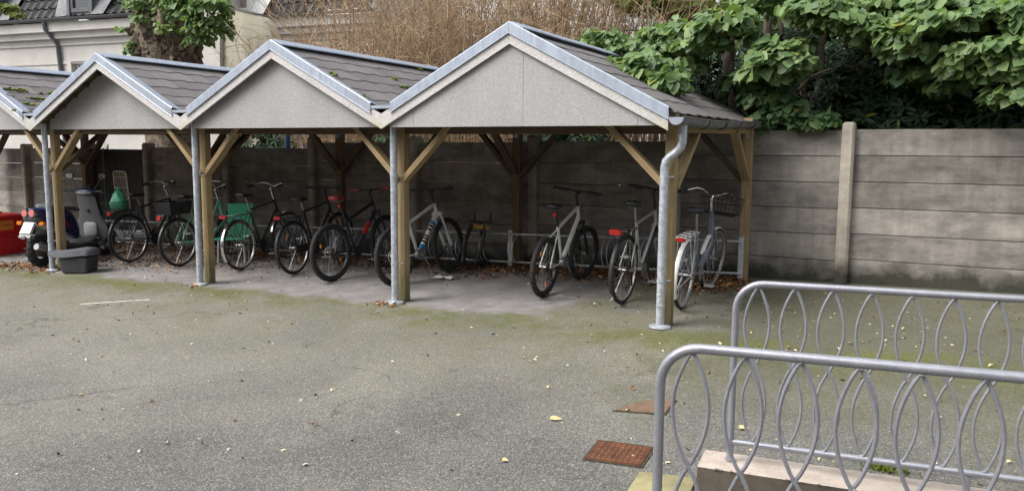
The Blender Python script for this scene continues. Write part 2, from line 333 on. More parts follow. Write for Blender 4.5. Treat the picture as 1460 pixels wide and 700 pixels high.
M_redp = simple('red_plastic', (.6, .015, .018), .45, var=.15, scale=5); M_orl = simple('orange_label', (.68, .2, .03), .6, var=.06)
M_blue = simple('blue_paint', (.014, .017, .075), .28, var=.1); M_navy = simple('navy_paint', (.018, .022, .035), .4)
M_wht = simple('white_frame_paint', (.62, .62, .59), .35, var=.08); M_silv = simple('silver_paint', (.48, .48, .46), .35, .4, var=.08)
M_gblue = simple('blue_grey_paint', (.16, .175, .21), .35, .3); M_dk = simple('black_paint', (.014, .014, .015), .35)
M_green = simple('mint_frame_paint', (.22, .50, .36), .4); M_gpl = simple('green_plastic', (.045, .40, .24), .45, var=.1, scale=4)
M_bagm = simple('green_plastic_film', (.06, .36, .20), .35, var=.3, scale=14); M_cream = simple('cream_tyre', (.5, .46, .38), .8, var=.15)
M_sky = simple('cyan_decal', (.03, .2, .42), .4); M_sadl = simple('saddle_leather', (.02, .02, .022), .5)
M_glass = simple('window_glass', (.03, .035, .045), .08, var=.2); M_roofd = simple('dark_pantile', (.012, .013, .016), .55, spec=.25, var=.35, scale=3)
M_lead = simple('grey_sheet_metal', (.085, .09, .098), .6, .1, var=.2, scale=3); M_lt = islmat('dead_leaf', [(0, (.08, .035, .018)), (.4, (.2, .088, .035)), (.75, (.32, .16, .065)), (1, (.46, .30, .14))])
M_lty = islmat('yard_leaf', [(0, (.12, .055, .025)), (.2, (.28, .16, .07)), (.4, (.42, .37, .19)), (.7, (.52, .49, .33)), (1, (.62, .6, .47))])
M_moss = islmat('moss', [(0, (.06, .09, .012)), (1, (.16, .2, .03))], .95); M_paper = simple('white_paper', (.7, .7, .68), .8, var=.08)
M_dark = simple('dark_boards', (.012, .012, .012), .7, var=.3); M_terra = simple('brown_pot', (.19, .085, .045), .7)
M_steel = simple('rack_steel', (.5, .51, .53), .45, .3, var=.15)
M_pic = islmat('dark_curtain', [(0, (.03, .03, .04)), (.5, (.2, .2, .2)), (1, (.4, .12, .13))])
# ------------------------------------------------------------------ ground with the cellar stair pit
EV = norm((.9955, .095, 0)); NV = norm((-.095, .9955, 0)); K0 = np.array([1.135, -3.075, 0])   # front left corner of the far kerb
def kp(s, t, z): p = K0+EV*s+NV*t; return (p[0], p[1], z)
def kg(s, t, dz=0): p = K0+EV*s+NV*t; return (p[0], p[1], zg(p[0], p[1])+dz)
g = MB()
hole = [kg(0, 0), kg(2.9, 0), kg(2.9, -1.12), kg(0, -1.12)]
B = 320.
outer = [(-B, B), (B, B), (B, -B), (-B, -B)]
ov = [(x, y, zg(x, y)) for x, y in outer]
g.add(hole+ov, [(4, 0, 1, 5), (5, 1, 2, 6), (6, 2, 3, 7), (7, 3, 0, 4)])
g.v = [(x, y, z) for x, y, z in g.v]
go = struct(g.build('ground', MG, smooth=False))
st = MB()
for i in range(9):                        # steps going down to the right
    z0 = zg(1.15, -3.6)-.02-.165*(i+1)
    st.extrude([kp(.30*i+.02, -.003, z0), kp(.30*i+.34, -.003, z0), kp(.30*i+.34, -1.117, z0), kp(.30*i+.02, -1.117, z0)], (0, 0, -1.2))
struct(st.build('cellar_stairs', M_stone, smooth=False))
pw = MB()
for t0, t1 in ((.0, .16), (-1.28, -1.12)):
    pw.extrude([kp(-.0, t0, -.09), kp(3.0, t0, -.05), kp(3.0, t1, -.05), kp(-.0, t1, -.09)], (0, 0, -1.8))
pw.extrude([kp(2.9, -1.12, -.03), kp(3.06, -1.12, -.03), kp(3.06, 0, -.03), kp(2.9, 0, -.03)], (0, 0, -1.8))
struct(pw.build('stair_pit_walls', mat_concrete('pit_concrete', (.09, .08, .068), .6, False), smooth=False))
M_pit = mat_concrete('dirty_shaded_concrete', (.095, .082, .068), .7, False)  # kerb sides: dirt plus the shade on them, both put into the colour
def kerb(name, label, t0, t1):
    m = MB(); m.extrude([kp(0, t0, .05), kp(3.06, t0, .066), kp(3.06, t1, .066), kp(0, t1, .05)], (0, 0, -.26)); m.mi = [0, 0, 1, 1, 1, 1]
    for i in range(60):                   # chips along the arrises
        s = rng.uniform(0, 3); tt = t0 if rng.random() < .5 else t1
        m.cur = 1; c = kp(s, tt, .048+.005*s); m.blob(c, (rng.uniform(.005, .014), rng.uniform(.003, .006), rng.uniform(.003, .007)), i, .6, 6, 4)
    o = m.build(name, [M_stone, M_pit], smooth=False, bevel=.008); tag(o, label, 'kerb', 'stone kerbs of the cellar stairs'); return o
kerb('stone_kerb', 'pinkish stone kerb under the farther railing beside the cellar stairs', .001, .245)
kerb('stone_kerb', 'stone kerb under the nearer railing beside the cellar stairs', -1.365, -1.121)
sl = MB(); a = [atG(912, 671, .012), atG(994, 680, .012)]; dn = -NV*1.5
sl.extrude([a[0], a[1], a[1]+dn, a[0]+dn], (0, 0, -.06))
struct(sl.build('landing_slab', M_slab, smooth=False, bevel=.006))
# ------------------------------------------------------------------ railings
def railing(label, s0, t, ztop, n):
    z0 = ztop; p0 = kp(s0, t, 0)
    root = thing('railing', label, 'railing', (p0[0], p0[1], .055), math.atan2(EV[1], EV[0]), 'galvanised stair railings')
    h = z0-.055; Lr = .1+.164*n; rr = .0165; sl_ = .008
    def zz(x, z): return z+sl_*x
    arc = [(0, 0, -.01), (0, 0, h-.14)]+[(.13-.13*math.cos(a), 0, zz(0, h-.13+.13*math.sin(a))) for a in np.linspace(0, math.pi/2, 9)]
    arc += [(Lr-.13+.13*math.sin(a), 0, zz(Lr, h-.13+.13*math.cos(a))) for a in np.linspace(0, math.pi/2, 9)]+[(Lr, 0, -.01)]
    MB().tube(arc, rr, 16).build('handrail', M_rail, root)
    MB().tube([(rr*.6, 0, .095), (Lr-rr*.6, 0, zz(Lr, .095))], .0155, 14).build('bottom_rail', M_rail, root)
    for k in (1.02, 2.0):
        MB().tube([(k, 0, -.01), (k, 0, zz(k, .082))], .0155, 12).build('stub_post', M_rail, root)
    for i in range(n):
        x = .1+.164*i; up = zz(x, h-.012); lo = zz(x, .105); m = MB()
        for sg in (-1, 1):
            pts = []
            for q in np.linspace(0, 1, 33):
                w = math.sin(2*math.pi*q); w = math.copysign(abs(w)**.85, w) if abs(w) > 1e-6 else 0
                pts.append((x+sg*(.057 if q < .5 else .054)*w, sg*.004, up+(lo-up)*q))
            m.tube(pts, .0066, 8)
        for zw in (up-.004, lo+.004, (up+lo)/2): m.blob((x, 0, zw), (.011, .010, .008), i, .5, 8, 5)
        m.build('loop_baluster', M_rail, root)
    for s in (0, Lr):
        MB().tube([(s, 0, 0), (s, 0, .012)], .021, 14).build('weld_collar', M_rail, root)
    return root
railing('farther grey galvanised railing of looped bars on the pinkish kerb', .135, .135, .938, 15)
railing('nearer grey galvanised railing of looped bars in the foreground', .065, -1.245, .936, 15)
M_rust3 = mat_rust('worn_rust', (.16, .07, .035), (.30, .15, .09)); M_rim = simple('dirty_rim', (.045, .04, .028), .95, var=.5, scale=40)
# ------------------------------------------------------------------ metal covers in the yard
def cover(label, pts, mat, dots):
    z = .012; m = MB(); P = [np.array(p) for p in pts]
    m.extrude([p+np.array([0, 0, .005]) for p in P], (0, 0, -.02))
    u = P[1]-P[0]; v = P[3]-P[0] if len(P) == 4 else P[-1]-P[0]
    lu, lv = np.linalg.norm(u), np.linalg.norm(v); nu, nv = int(lu/.03), int(lv/.03)
    m.cur = 1
    for i in range(1, nu):
        for j in range(1, nv):
            c = P[0]+u*i/nu+v*j/nv
            if not dots(i/nu, j/nv): continue
            a = .7 if (i+j) % 2 else -.7
            d = np.array([math.cos(a), math.sin(a), 0])*.0125; w = np.array([-math.sin(a), math.cos(a), 0])*.0045; k = np.array([0, 0, .0055]); kk = np.array([0, 0, .008])
            m.add([c-d+k, c-w+k, c+d+k, c+w+k, c+kk], [(0, 1, 4), (1, 2, 4), (2, 3, 4), (3, 0, 4)])
    cen = sum(P)/len(P); rm = MB()
    rm.extrude([cen+(p-cen)*1.09+np.array([0, 0, .0015]) for p in P], (0, 0, -.02))
    o = m.build('metal_cover', mat if isinstance(mat, list) else [mat, mat], smooth=False); rm.build('rim', M_rim, o, smooth=False); return o
tag(cover('', [atG(834, 654, .004), atG(913, 665, .004), atG(931, 638, .004), atG(855, 628, .004)], [M_rust, M_rust3], lambda a, b: True),
    'dark rusty chequer plate cover beside the yellowish slab', 'metal cover', 'rusty metal covers in the yard')
tri = [atG(877, 585, .004), atG(947, 590, .004), atG(962, 570.5, .004), atG(925, 571, .004), atG(900, 576, .004)]
tag(cover('', tri, [M_rust2, M_rust2], lambda a, b: a+b < 1.), 'pale rusty cover half buried in asphalt behind the nearer railing', 'metal cover', 'rusty metal covers in the yard')
# faded painted line
q0, q1 = atG(114, 433.5, .004), atG(213, 427, .004); w = norm(np.cross(q1-q0, (0, 0, 1)))*.025
struct(MB().add([q0+w, q1+w, q1-w, q0-w], [(0, 1, 2, 3)]).build('parking_line', simple('worn_white_line', (.5, .48, .42), .9, var=.4, scale=18), smooth=False))
# ------------------------------------------------------------------ the concrete slab wall
WY = 2.70
FX = [4.96, 3.07, 1.187, -.71, -2.605, -4.47, -6.34, -8.155, -10.06, -11.654, -13.55, -15.45, -17.3]
wall = thing('concrete_wall', 'grey concrete slab wall with posts running along the back of the bike shelter', 'wall', (0, WY, 0))
tops = {0: 1.80, 1: 1.80, 2: 1.795, 3: 1.668, 4: 1.65, 5: 1.64, 6: 1.548, 7: 1.545, 8: 1.54, 9: 1.515, 10: 1.5, 11: 1.48}
for i in range(12):
    x1, x0 = FX[i], FX[i+1]; xm = (x0+x1)/2; base = zg(xm, WY)-.03; top = tops[i]; n = 6
    if i == 8: continue
    hs = (top-base)/n
    for k in range(n):
        jit = rng.uniform(-.004, .004)
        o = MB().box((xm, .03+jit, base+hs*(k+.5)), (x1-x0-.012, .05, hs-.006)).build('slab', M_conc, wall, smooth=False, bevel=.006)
for i, x in enumerate(FX):
    base = zg(x, WY)-.05; top = max(tops.get(i, 0), tops.get(i-1, 0))+.075
    m = MB(); w = .066; ring = lambda z, q: [(x-w*q, -.075*q-.0, z), (x-w*.6*q, -.1*q, z), (x+w*.6*q, -.1*q, z), (x+w*q, -.075*q, z), (x+w*q, .09, z), (x-w*q, .09, z)]
    m.loft([ring(base, 1), ring(top-.03, 1), ring(top, .72)])
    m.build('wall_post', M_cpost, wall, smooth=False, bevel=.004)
gt = thing('gate', 'dark boarded gate between two concrete wall posts behind the scooter', 'gate', (-10.86, WY+.03, 0))
for k in range(9):
    MB().box((-.70+k*.174, 0, .78), (.17, .03, 1.44)).build('board', M_dark, gt, smooth=False)
MB().box((0, -.03, 1.47), (1.5, .05, .07)).build('top_rail', M_dark, gt, smooth=False)
MB().tube([(-.30, -.09, 0), (-.34, -.08, 1.52)], .017, 8).build('iron_bar', simple('dull_iron', (.10, .12, .13), .6), gt)
# ------------------------------------------------------------------ bike shelter
SH = thing('bike_shelter', 'open timber bike shelter with four tiled gable roofs and zinc flashing', 'shelter', (0, 0, 0))
W = 2.9; YF = -.19; ZA = 2.706; SL = .522; NB = 5; YR = 3.03
def skew(x, y): return .045*max(0, y)
# front posts, back posts, braces, beams
for k in range(NB+1):
    xf = -k*W+(.038 if k else .0); xb = -k*W+.17
    zf, zb_ = zg(xf, .13), zg(xb, 2.46)
    timber('post', (xf, .13, zf+.012), (xf, .13, 1.90), .092, .092, M_post, SH)
    MB().box((xf, .13, zf+.005), (.05, .05, .05)).build('post_foot', M_galv, SH, smooth=False)
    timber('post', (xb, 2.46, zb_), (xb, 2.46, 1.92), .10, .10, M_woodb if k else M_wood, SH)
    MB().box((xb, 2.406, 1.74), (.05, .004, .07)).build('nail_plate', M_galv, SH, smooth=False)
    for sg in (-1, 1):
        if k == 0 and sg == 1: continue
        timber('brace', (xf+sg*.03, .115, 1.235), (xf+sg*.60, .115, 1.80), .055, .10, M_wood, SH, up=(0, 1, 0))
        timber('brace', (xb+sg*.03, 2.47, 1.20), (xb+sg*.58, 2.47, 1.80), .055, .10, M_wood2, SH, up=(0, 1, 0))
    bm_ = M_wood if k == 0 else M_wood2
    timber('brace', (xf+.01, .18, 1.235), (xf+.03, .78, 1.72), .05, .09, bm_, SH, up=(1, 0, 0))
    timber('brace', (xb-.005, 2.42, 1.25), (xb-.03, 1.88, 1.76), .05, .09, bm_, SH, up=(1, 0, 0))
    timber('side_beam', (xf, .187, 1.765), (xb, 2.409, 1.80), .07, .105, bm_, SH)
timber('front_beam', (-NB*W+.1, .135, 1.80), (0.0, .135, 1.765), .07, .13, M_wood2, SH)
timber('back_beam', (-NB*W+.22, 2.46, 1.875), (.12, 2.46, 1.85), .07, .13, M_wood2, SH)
def tile_slope(xa, sg, k, extra):
    """interlocking courses of thin cement tiles; xa = ridge x, sg = which way it falls"""
    m = MB(); rows = 6; ln = 1.36 if not extra else 1.47; ex = ln/rows; wt = .305; th = .006
    ny = int((YR-YF-.02)/wt)+2; cs = 1/math.hypot(1, SL)
    for r in range(rows):
        u0 = r*ex; u1 = u0+ex+.05
        for j in range(ny):
            y0 = YF+.012+(j-(.5 if r % 2 else 0))*wt; y1 = y0+wt-.006
            a, b = max(y0, YF+.012), min(y1, YR)
            if b-a < .03: continue
            lift = .010+rng.uniform(0, .003); l2 = lift+rng.uniform(-.001, .002)
            def P(u, y, dz):
                sk = 1+(.045*max(0, y)*u/1.45 if extra else 0)/max(u, .05)*1 if extra and u > .05 else 1
                x = xa+sg*u*sk; return (x, y, ZA-.045-SL*u+dz)
            q = .022+rng.uniform(-.006, .006); d0 = u1-q
            top = [P(u0, a, .002), P(u0, b, .002), P(u1, b, l2), P(u1, (a+b)/2+.02, lift), P(d0, (a+b)/2-.03, lift*.9), P(d0, a, lift*.9)]
            if sg > 0: top = top[::-1]
            m.extrude(top[::-1], (0, 0, -th)) if False else m.extrude(top, (0, 0, -th))
    return m
for k in range(NB):
    xa = -(k+.5)*W; xl, xr = xa-W/2, xa+W/2
    # gable panel of three boards behind the bargeboards
    yp = (-.155, -.105, .03, .03)[min(k, 3)]; zb_ = 1.768+.004*k; zt = lambda x: ZA-.105-SL*abs(x-xa)
    cuts = [xl+.10, xl+.37, xa+(.13 if k == 0 else 0), xr-(.22 if k == 0 else .3), xr-(.012 if k == 0 else .10)]
    if k == 1: cuts = [cuts[0], cuts[-1]]
    for a, b in zip(cuts[:-1], cuts[1:]):
        a2, b2 = a+.0015, b-.0015
        poly = [(a2, yp, zb_), (b2, yp, zb_), (b2, yp, max(zb_+.01, zt(b2)))]+([(xa, yp, zt(xa))] if a2 < xa < b2 else [])+[(a2, yp, max(zb_+.01, zt(a2)))]
        MB().extrude(poly, (0, .012, 0)).build('gable_panel', M_board, SH, smooth=False)
    # bargeboards and zinc flashing
    for sg in (-1, 1):
        endx = W/2-.001 if not (k == 0 and sg == 1) else W/2+.055
        x0 = xa+sg*.0012; x1 = xa+sg*endx
        top = ZA-.05; bot = ZA-.197
        f = lambda x, z: (x, YF, z-SL*abs(x-xa))
        MB().extrude([f(x0, top), f(x1, top), f(x1, bot), f(x0, bot)], (0, .022, 0)).build('bargeboard', M_barge, SH, smooth=False)
        endf = W/2-.12 if not (k == 0 and sg == 1) else W/2+.06
        x1 = xa+sg*endf; yo = YF-.012
        pr = [(0, 0.), (0, -.1), (-.004, -.103), (-.010, -.106)]   # front drip profile
        rows = []
        for x in np.linspace(x0 if sg < 0 else x0, x1, 7):
            zz_ = ZA-SL*abs(x-xa)+rng.uniform(-.0012, .0012)
            rows.append([(x, yo+.16, zz_-.028), (x, yo+.02, zz_+.004), (x, yo+.004, zz_+.002), (x, yo, zz_-.006), (x, yo, zz_-.097), (x, yo-.007, zz_-.104),
                         (x, yo+.002, zz_-.100), (x, yo+.003, zz_-.010), (x, yo+.02, zz_-.001), (x, yo+.16, zz_-.034)])
        m = MB(); m.loft(rows)
        m.build('verge_flashing', M_zinc, SH, smooth=False)
        sc_ = MB()
        for q in (.12, .36, .6, .85):
            x = x0+(x1-x0)*q; sc_.box((x, yo-.002, ZA-SL*abs(x-xa)-.055), (.008, .004, .008))
        sc_.build('screws', M_steel, SH, smooth=False)['kind'] = 'stuff'
        ex = (k == 0 and sg == 1)
        tile_slope(xa, sg, k, ex).build('roof_slope', M_tile, SH, smooth=False)
        un = W/2-.02 if not ex else W/2+.02
        d = MB(); zz2 = lambda u: ZA-.062-SL*u
        d.extrude([(xa, YF+.024, zz2(0)), (xa+sg*un, YF+.024, zz2(un)), (xa+sg*(un+(.13 if ex else 0)), YR-.01, zz2(un)), (xa, YR-.01, zz2(0))], (0, 0, -.022))
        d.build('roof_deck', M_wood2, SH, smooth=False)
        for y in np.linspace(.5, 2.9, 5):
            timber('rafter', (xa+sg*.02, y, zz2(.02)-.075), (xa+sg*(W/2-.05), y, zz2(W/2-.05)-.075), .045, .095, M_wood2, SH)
    # ridge capping
    m = MB(); rows = []
    for y in np.linspace(YF+.05, YR+.02, 9):
        z = ZA+rng.uniform(-.002, .002)
        rows.append([(xa-.115, y, z-.058), (xa-.11, y, z-.045), (xa-.012, y, z+.006), (xa, y, z+.010), (xa+.012, y, z+.006), (xa+.11, y, z-.045), (xa+.115, y, z-.058), (xa+.105, y, z-.052), (xa, y, z-.004), (xa-.105, y, z-.052)])
    m.loft(rows); m.build('ridge_cap', M_zinc, SH, smooth=False)
    # battens under the overhang, seen behind the left boards
    for q in (.25, .5, .75, 1.0, 1.25):
        timber('batten', (xa-q, YF+.026, ZA-.11-SL*q), (xa-q, yp-.001, ZA-.11-SL*q), .045, .04, M_wood2, SH)
for k in range(1, NB+1):                  # box valleys between the gables
    x = -k*W; m = MB()
    m.extrude([(x-.118, YF-.008, 1.985), (x+.118, YF-.008, 1.985), (x+.118, YF-.008, 1.953), (x-.118, YF-.008, 1.953)], (0, .01, 0))
    m.box((x, (YF+YR)/2, 1.955), (.24, YR-YF-.03, .006))
    m.build('valley_gutter', M_zinc, SH, smooth=False)
    timber('valley_plate', (x, YF+.03, 1.885), (x, YR-.05, 1.885), .12, .06, M_wood2, SH)
    lit = MB()
    for i in range(14):
        c = (x+rng.uniform(-.09, .09), YF+rng.uniform(.02, .3), 1.962+rng.uniform(0, .02)); a = rng.uniform(0, 6.28)
        d = np.array([math.cos(a), math.sin(a), rng.uniform(-.4, .4)])*.03; w = np.array([-math.sin(a), math.cos(a), rng.uniform(-.4, .6)])*.016; c = np.array(c)
        lit.add([c-d, c-w, c+d, c+w], [(0, 1, 2, 3)])
    lit.build('valley_leaves', M_lt, SH, smooth=False)['kind'] = 'stuff'
def downpipe(pts, gx, gy):
    z0 = zg(gx, gy)
    dp = MB().tube(pts, .0375, 16).build('downpipe', M_galv, SH)
    for h in (.20, .30):
        MB().tube([(gx, gy, z0+h-.012), (gx, gy, z0+h), (gx, gy, z0+h+.012)], [.0385, .0415, .0385], 16).build('joint_ring', M_galv, dp)
    for h in (.42, 1.33):
        MB().tube([(gx, gy, z0+h-.012), (gx, gy, z0+h+.012)], .041, 16).build('pipe_clip', M_galv, dp)
        MB().tube([(gx+.03, gy+.01, z0+h), (gx+.062, gy+.062, z0+h)], .008, 8).build('clip_bolt', M_steel, dp)
    fl = MB().loft([[(gx+.10*math.cos(a)*q, gy+.085*math.sin(a)*q, z0+h) for a in np.linspace(0, 2*math.pi, 20, endpoint=False)] for q, h in ((1., .006), (.96, .022), (.45, .034))])
    fl.build('foot_plate', M_galv, dp)
for k in range(1, NB+1):
    gx, gy = -k*W+.015, .0
    downpipe([(gx, gy, zg(gx, gy)+.03), (gx, gy, 1.2), (gx, gy, 1.94)], gx, gy)
gx, gy = -.025, .01
downpipe([(gx, gy, zg(gx, gy)+.03), (gx, gy, 1.36), (gx, gy, 1.42), (gx+.012, gy, 1.465), (gx+.045, gy, 1.505), (gx+.10, gy, 1.545), (gx+.135, gy, 1.585), (gx+.15, gy, 1.63), (gx+.15, gy, 1.79)], gx, gy)
# half round eaves gutter on the right, a little sagged
gm = MB(); rows = []; sag = lambda y: -.018*math.sin(max(0, (y+.19)/1.6)*math.pi/1.2)*(1 if y < 1.8 else .4)
for y in np.linspace(YF-.005, 3.02, 15):
    cx = .125+.045*max(0, y); zc = 1.835+.012*y+sag(y)
    pts = [(cx-.066*math.cos(a), y, zc-.066*math.sin(a)) for a in np.linspace(0, math.pi, 11)]
    pts += [(cx+.078, y, zc+.006), (cx+.072, y, zc+.010)]
    pin = [(cx-.061*math.cos(a), y, zc-.061*math.sin(a)) for a in np.linspace(math.pi, 0, 9)]
    rows.append(pts+pin)
gm.loft(rows)
gut = gm.build('eaves_gutter', mat_galv('dull_gutter', (.20, .205, .215), .4, .5, 14), SH)
y = YF-.007; MB().extrude([(.125-.064*math.cos(a), y, 1.833-.064*math.sin(a)) for a in np.linspace(0, math.pi, 12)], (0, -.004, 0)).build('gutter_end_cap', M_zinc, gut, smooth=False)
for y in (.55, 1.1, 1.65, 2.2):
    cx = .125+.045*y; zc = 1.835+.012*y+sag(y)
    MB().tube([(cx-.07*math.cos(a), y, zc-.07*math.sin(a)) for a in np.linspace(.1, math.pi, 10)], .005, 6).build('gutter_bracket', M_dk, gut)
# moss lumps on the tile edges
mo = MB()
def moss_at(px, py, k, sg, n, size):
    xa = -(k+.5)*W; nrm = np.array([sg*SL, 0, 1.]); p0 = np.array([xa, 0, ZA-.03])
    c = atP(px, py, p0, nrm)
    for i in range(n):
        a = rng.normal(0, size, 2); r = rng.uniform(.010, .024)
        mo.blob((c[0]+a[0]*.4, c[1]+a[1]*1.6, c[2]-sg*a[0]*.4*SL+.004), (r*1.3, r*1.5, r*.7), int(rng.integers(1e6)), .5, 7, 5)
for px, py, n in ((18, 128, 14), (34, 130, 8), (70, 133, 8), (16, 138, 6), (42, 140, 7), (43, 150, 5), (40, 160, 4)): moss_at(px, py, 3, 1, n, .05)
for px, py, n in ((475, 107, 6), (521, 140, 3), (574, 124, 8), (563, 113, 4), (600, 100, 5)): moss_at(px, py, 1, 1, n, .03)
for px, py, n in ((924, 140, 6), (985, 147, 3), (880, 117, 4)): moss_at(px, py, 0, 1, n, .02)
struct(mo.build('moss', M_moss, SH), 'stuff')
# ------------------------------------------------------------------ bike rack along the back
RK = thing('bike_rack', 'long steel wheel rack of two rails with hoops along the back of the shelter', 'bike rack', (0, 2.3, 0))
xs0, xs1 = -11.3, .17
rt = lambda x: zg(x, 2.3)+.445+.008*(x+3); rb = lambda x: zg(x, 2.3)+.085+.008*(x+3)
MB().tube([(xs0, 0, rt(xs0)), (xs1, 0, rt(xs1))], .0135, 10).build('rail', M_steel, RK)
MB().tube([(xs0, 0, rb(xs0)), (xs1, 0, rb(xs1))], .0135, 10).build('rail', M_steel, RK)
for x in (xs1, -2.75, -5.65, -8.55):
    MB().box((x, .012, (rt(x)+rb(x))/2), (.06, .006, .46)).build('upright', M_steel, RK, smooth=False)
x = .02-.14
while x > xs0+.1:
    m = MB()
    for dx in (-.032, .032):
        m.tube([(x+dx, -.015-.19*math.sin(a), (rt(x)+rb(x))/2+(rt(x)-rb(x))/2*math.cos(a)) for a in np.linspace(0, math.pi, 13)], .006, 6)
    m.build('wheel_hoop', M_steel, RK); x -= .42
# ------------------------------------------------------------------ bicycles
def arc_strip(m, cx, cz, R, a0, a1, width, y0=0, n=18, th=.002, dish=.010):
    rows = []
    for a in np.linspace(a0, a1, n):
        ca, sa = math.cos(a), math.sin(a)
        row = []
        for q in (-1, -.55, 0, .55, 1): row.append((R-dish*q*q, q))
        ring = [(cx+r*ca, y0+q*width/2, cz+r*sa) for r, q in row]+[(cx+(r-th)*ca, y0+q*width/2, cz+(r-th)*sa) for r, q in row[::-1]]
        rows.append(ring)
    return m.loft(rows)
def torus(m, c, R, r, nR=44, nr=8, sq=1.):
    rows = []
    for i in range(nR):
        a = 2*math.pi*i/nR; row = []
        for k in range(nr):
            b = 2*math.pi*k/nr; rr = R+r*math.cos(b)*sq
            row.append((c[0]+rr*math.cos(a), c[1]+r*math.sin(b), c[2]+rr*math.sin(a)))
        rows.append(row)
    return m.loft(rows, closed=True)
def lamp(m, c, d, seg=10):                # rounded lens block
    hx, hy, hz = d[0]/2, d[1]/2, d[2]/2; rows = []
    for q, s in ((-1, .86), (-.6, 1), (.6, 1), (1, .8)):
        rows.append([(c[0]+hx*q, c[1]+hy*s*math.copysign(abs(math.cos(a))**.5, math.cos(a)), c[2]+hz*s*math.copysign(abs(math.sin(a))**.5, math.sin(a))) for a in np.linspace(0, 2*math.pi, 16, endpoint=False)])
    return m.loft(rows)
def saddle(root, x, z, mat, slope=0., broad=1.):
    rows = []
    for q, w, h, dz in ((-.125, .045, .02, .004), (-.11, .072, .034, .010), (-.06, .078, .04, .008), (0, .055, .036, 0), (.05, .033, .03, -.003), (.1, .024, .026, -.002), (.135, .019, .02, -.006), (.145, .010, .012, -.010)):
        w *= broad; ring = []
        for a in np.linspace(0, 2*math.pi, 14, endpoint=False):
            ca, sa = math.cos(a), math.sin(a)
            ring.append((x+q, w*ca, z+dz+q*slope+(h*.7*sa if sa > 0 else h*1.5*sa*(.6+.4*abs(ca)))))
        rows.append(ring)
    s = MB().loft(rows).build('saddle', mat, root, ang=1.2)
    r = MB()
    for y in (-.022, .022): r.tube([(x-.09, y, z-.035), (x-.02, y, z-.05), (x+.07, y, z-.03)], .0035, 6)
    r.build('saddle_rails', M_steel, s)
    return s
def wheel(root, cx, R, tr, tyre, rimmat, S=None, spokes=28, hubw=.05, disc=False, refl=None, gear=False, wall=None):
    S = S or (lambda p: p)
    def bld(m, name, mat, par): m.v = [tuple(S(p)) for p in m.v]; return m.build(name, mat, par, ang=1.)
    rr = R-tr-.006; rim_r = R-2*tr-.003
    m = MB(); rg = np.random.default_rng(int(abs(cx)*1000)+spokes); a_off = rg.uniform(0, 1)
    for i in range(spokes):
        a = 2*math.pi*(i+a_off)/spokes; sg = 1 if i % 2 else -1; b = a+(.55 if (i//2) % 2 else -.55)
        m.tube([(cx+.02*math.cos(b), sg*hubw*.55, R+.02*math.sin(b)), (cx+rim_r*math.cos(a), 0, R+rim_r*math.sin(a))], .0013, 3, caps=False)
    m.tube([(cx, -hubw, R), (cx, hubw, R)], .013, 10); m.tube([(cx, -hubw-.012, R), (cx, hubw+.012, R)], .006, 8)
    for sg in (-1, 1): m.tube([(cx, sg*hubw*.5, R), (cx, sg*hubw*.62, R)], .027, 12)
    wo = bld(m, 'wheel', M_spoke, root)
    t = MB(); torus(t, (cx, 0, R), R-tr, tr, 48, 10)
    if tr > .024:                         # tread blocks
        for i in range(64):
            a = 2*math.pi*i/64
            for y in ((-.6, .1) if i % 2 else (-.1, .6)):
                c = (cx+(R-.001)*math.cos(a), y*tr, R+(R-.001)*math.sin(a)); d = .011
                t.box(c, (d*.5, tr*.5, d), Matrix.Rotation(-a, 3, 'Y'))
    bld(t, 'tyre', tyre, wo)
    if wall is not None:
        q = MB(); torus(q, (cx, 0, R), R-tr*1.45, tr*.86, 44, 8, .55); bld(q, 'tyre_wall', wall, wo)
    r = MB(); rows = []
    for i in range(44):
        a = 2*math.pi*i/44; rows.append([(cx+q*math.cos(a), y, R+q*math.sin(a)) for q, y in ((rim_r+.012, tr*.62), (rim_r-.006, tr*.5), (rim_r-.006, -tr*.5), (rim_r+.012, -tr*.62))])
    r.loft(rows, closed=True); bld(r, 'rim', rimmat, wo)
    if disc: d = MB(); torus(d, (cx, hubw*.8, R), .062, .006, 28, 4); bld(d, 'brake_disc', M_steel, wo)
    if gear:
        c = MB()
        for i, rad in enumerate((.052, .046, .04, .033, .026)): c.tube([(cx, -hubw*.62-.004*i, R), (cx, -hubw*.62-.004*i-.002, R)], rad, 20)
        bld(c, 'cassette', M_rustg, wo)
    if refl:
        for a in refl:
            c = MB(); lamp(c, (0, 0, 0), (.012, .032, .05)); ca = Matrix.Rotation(-a, 3, 'Y')
            c.v = [(cx+.19*math.cos(a)+v[1]*math.cos(a), v[0], R+.19*math.sin(a)+v[2]) for v in c.v]
            bld(c, 'spoke_reflector', M_or, wo)
    return wo
M_rustg = simple('worn_sprocket', (.10, .085, .07), .5, .6, var=.4)
